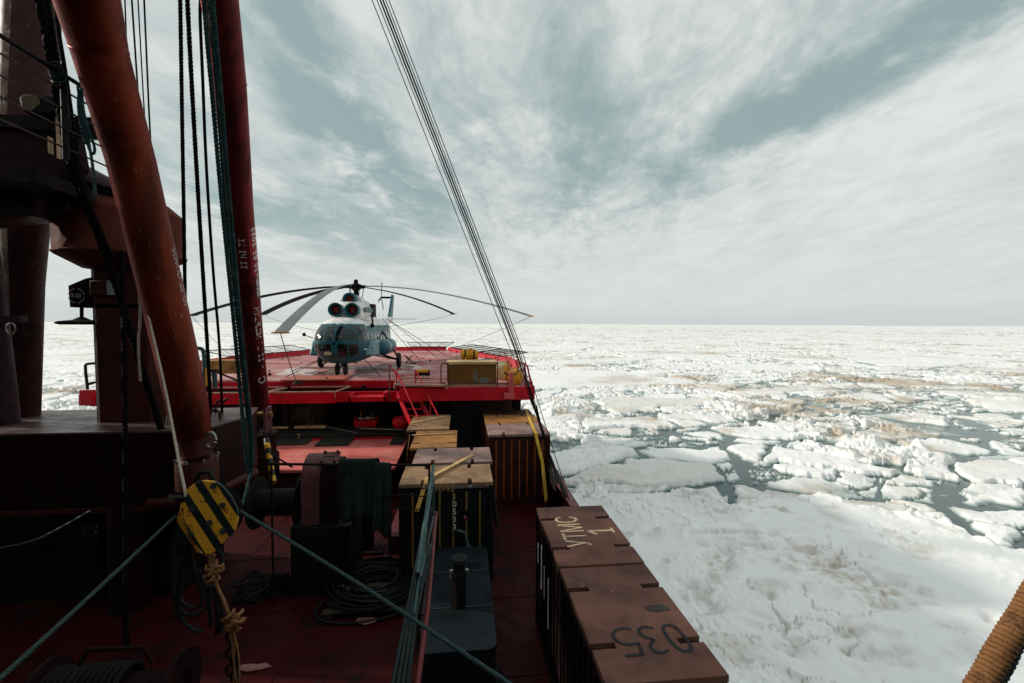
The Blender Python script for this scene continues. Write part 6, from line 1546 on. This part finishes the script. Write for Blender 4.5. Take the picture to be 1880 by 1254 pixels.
q = aY(854, 950, 10.62); MB().sph(q, (.035, .035, .05), 12).build('lens', mat('lamp_red', (.25, .06, .05), .3), t); MB().b2(q + V(-.06, 0, -.06), q + V(.06, .12, .12)).build('bracket', DARK, t)
q = aY(848, 985, 10.5); tag(MB().tube([q + V(-.12, 0, .15), q + V(.05, 0, .1), q + V(.14, -.02, -.2), q + V(.2, -.02, -.28)], .035, 8).build('pipe_bend', GREENST), 'bent green pipe in front of the dark container', 'pipe')
mb = MB().tube([aY(905, 900, 10.9), aY(912, 965, 10.8)], .05, 8); tag(mb.build('door_bar', BLACKM), 'black bar hanging at the right corner of the green container', 'bar')

# striped pole by the hatch
t = thing('striped_pole', 'yellow and black banded short pole by the hatch corner', 'pole', tuple(aD(502, 888, 12)))
P0 = aD(489, 806, 12.5); P1 = aD(502, 886, 11.6)
for k in range(8): MB().cyl(P0.lerp(P1, k / 8), P0.lerp(P1, (k + .98) / 8), .075, 10).build('band', YELLOW if k % 2 else BLACK, t)
# pipes and valves left of boom two
t = thing('deck_pipework', 'blue green bent pipe and yellow brackets between the two booms', 'pipework', tuple(aD(372, 700, 18)))
MB().tube(smoothpts([aY(376, 712, 18.6), aY(375, 644, 18.6), aY(368, 639, 18.6), aY(355, 640, 18.6)], 2), .07, 10).build('bent_pipe', GREENST, t)
MB().b2(aY(377, 708, 18.5), aY(383, 676, 18.6)).build('yellow_bracket', YELLOW, t)
q = aY(402, 676, 21.6); MB().b2(q + V(-.7, 0, -.25), q + V(.9, .6, .35)).build('yellow_block', mat('rusty_yellow_block', (.38, .19, .05), .6, col2=(.2, .08, .03), scale=2), t, .04)
MB().cyl(aY(395, 712, 18.8), aY(393, 680, 18.8), .09, 10).build('valve_stem', GREENST, t); MB().tube([aY(393, 680, 18.8) + V(.22 * math.cos(a * .5236), .22 * math.sin(a * .5236), 0) for a in range(12)], .03, 6, closed=True).build('valve_wheel', BLACKM, t)
MB().tube([aY(385, 690, 18.9), aY(400, 684, 18.9), aY(440, 700, 19.2)], .04, 6).build('hose', BLACKM, t)
t = thing('deck_edge_bracket', 'bright red bracket with a black loop rail at the port edge', 'bracket', tuple(aY(160, 725, 19.4)))
MB().b2(aY(146, 739, 19.4), aY(176, 715, 19.6)).build('red_box', RED, t, .01)
MB().tube(smoothpts([aY(161, 715, 19.4), aY(156, 672, 19.4), aY(159, 668, 19.4), aY(174, 667, 19.4)], 1), .05, 8).build('loop_rail', BLACKM, t)
MB().tube([aY(160, 706, 19.4), aY(174, 702, 19.4)], .05, 8).build('lower_bar', BLACKM, t)

# foreground winch at bottom left
q = aZ(230, 1235, DZ + .6); t = thing('anchor_winch', 'dark maroon winch drum in the shadow at the lower left', 'winch', (q.x, q.y, DZ))
q1 = aD(325, 1262, 5.6)
MB().lathe(q1, [(0, .42), (.07, .42), (.07, .20), (-.9, .20)], (1, 0, 0), 32).build('side_disc', WINCHB, t)
mb = MB().lathe(q1 + V(-1.5, 0, 0), [(0, .42), (.06, .42), (.06, .26), (.9, .26), (.9, .24)], (1, 0, 0), 32); mb.build('drum', WINCHB, t)
rd = random.Random(5)
for k in range(12): MB().tube([q1 + V(-1.4 + k * .075, .29 * math.cos(a * .3927), .29 * math.sin(a * .3927)) for a in range(16)], .036, 6, closed=True).build('rope_turn', BLACKM, t)
MB().b2((q1.x - 1.6, q1.y - .5, DZ), (q1.x + .2, q1.y + .5, DZ + .35)).build('bed', BLACKM, t, .02)
MB().tube([q1 + V(-1.0, -.1, .45), q1 + V(-.9, -.1, .62), q1 + V(-.3, -.1, .60), q1 + V(-.2, -.1, .40)], .03, 8).build('guard_bar', WINCHB, t)
# glints under the beam
q = aD(165, 975, 9.6); t = thing('valve_cluster', 'brass valve cluster glinting in the dark under the crossbeam', 'valve', tuple(q))
for k in range(7): MB().box(q + V(.12 * math.sin(k * 2.1), 0, .10 * math.cos(k * 1.7)), (.10, .05, .03), Matrix.Rotation(k * .8, 3, 'Y')).build('lever', BRASS, t, .008)
MB().lathe(q + V(0, .08, -.2), [(0, .16), (.3, .16), (.34, .1)], n=16).build('valve_body', BLACKM, t)
q = aD(90, 1000, 9.6); t = thing('funnel', 'grey funnel hanging on the wall under the crossbeam', 'funnel', tuple(q))
MB().lathe(q, [(.14, .22), (.12, .23), (-.16, .05), (-.30, .04)], n=20, cap=False).build('cone', DARK, t)
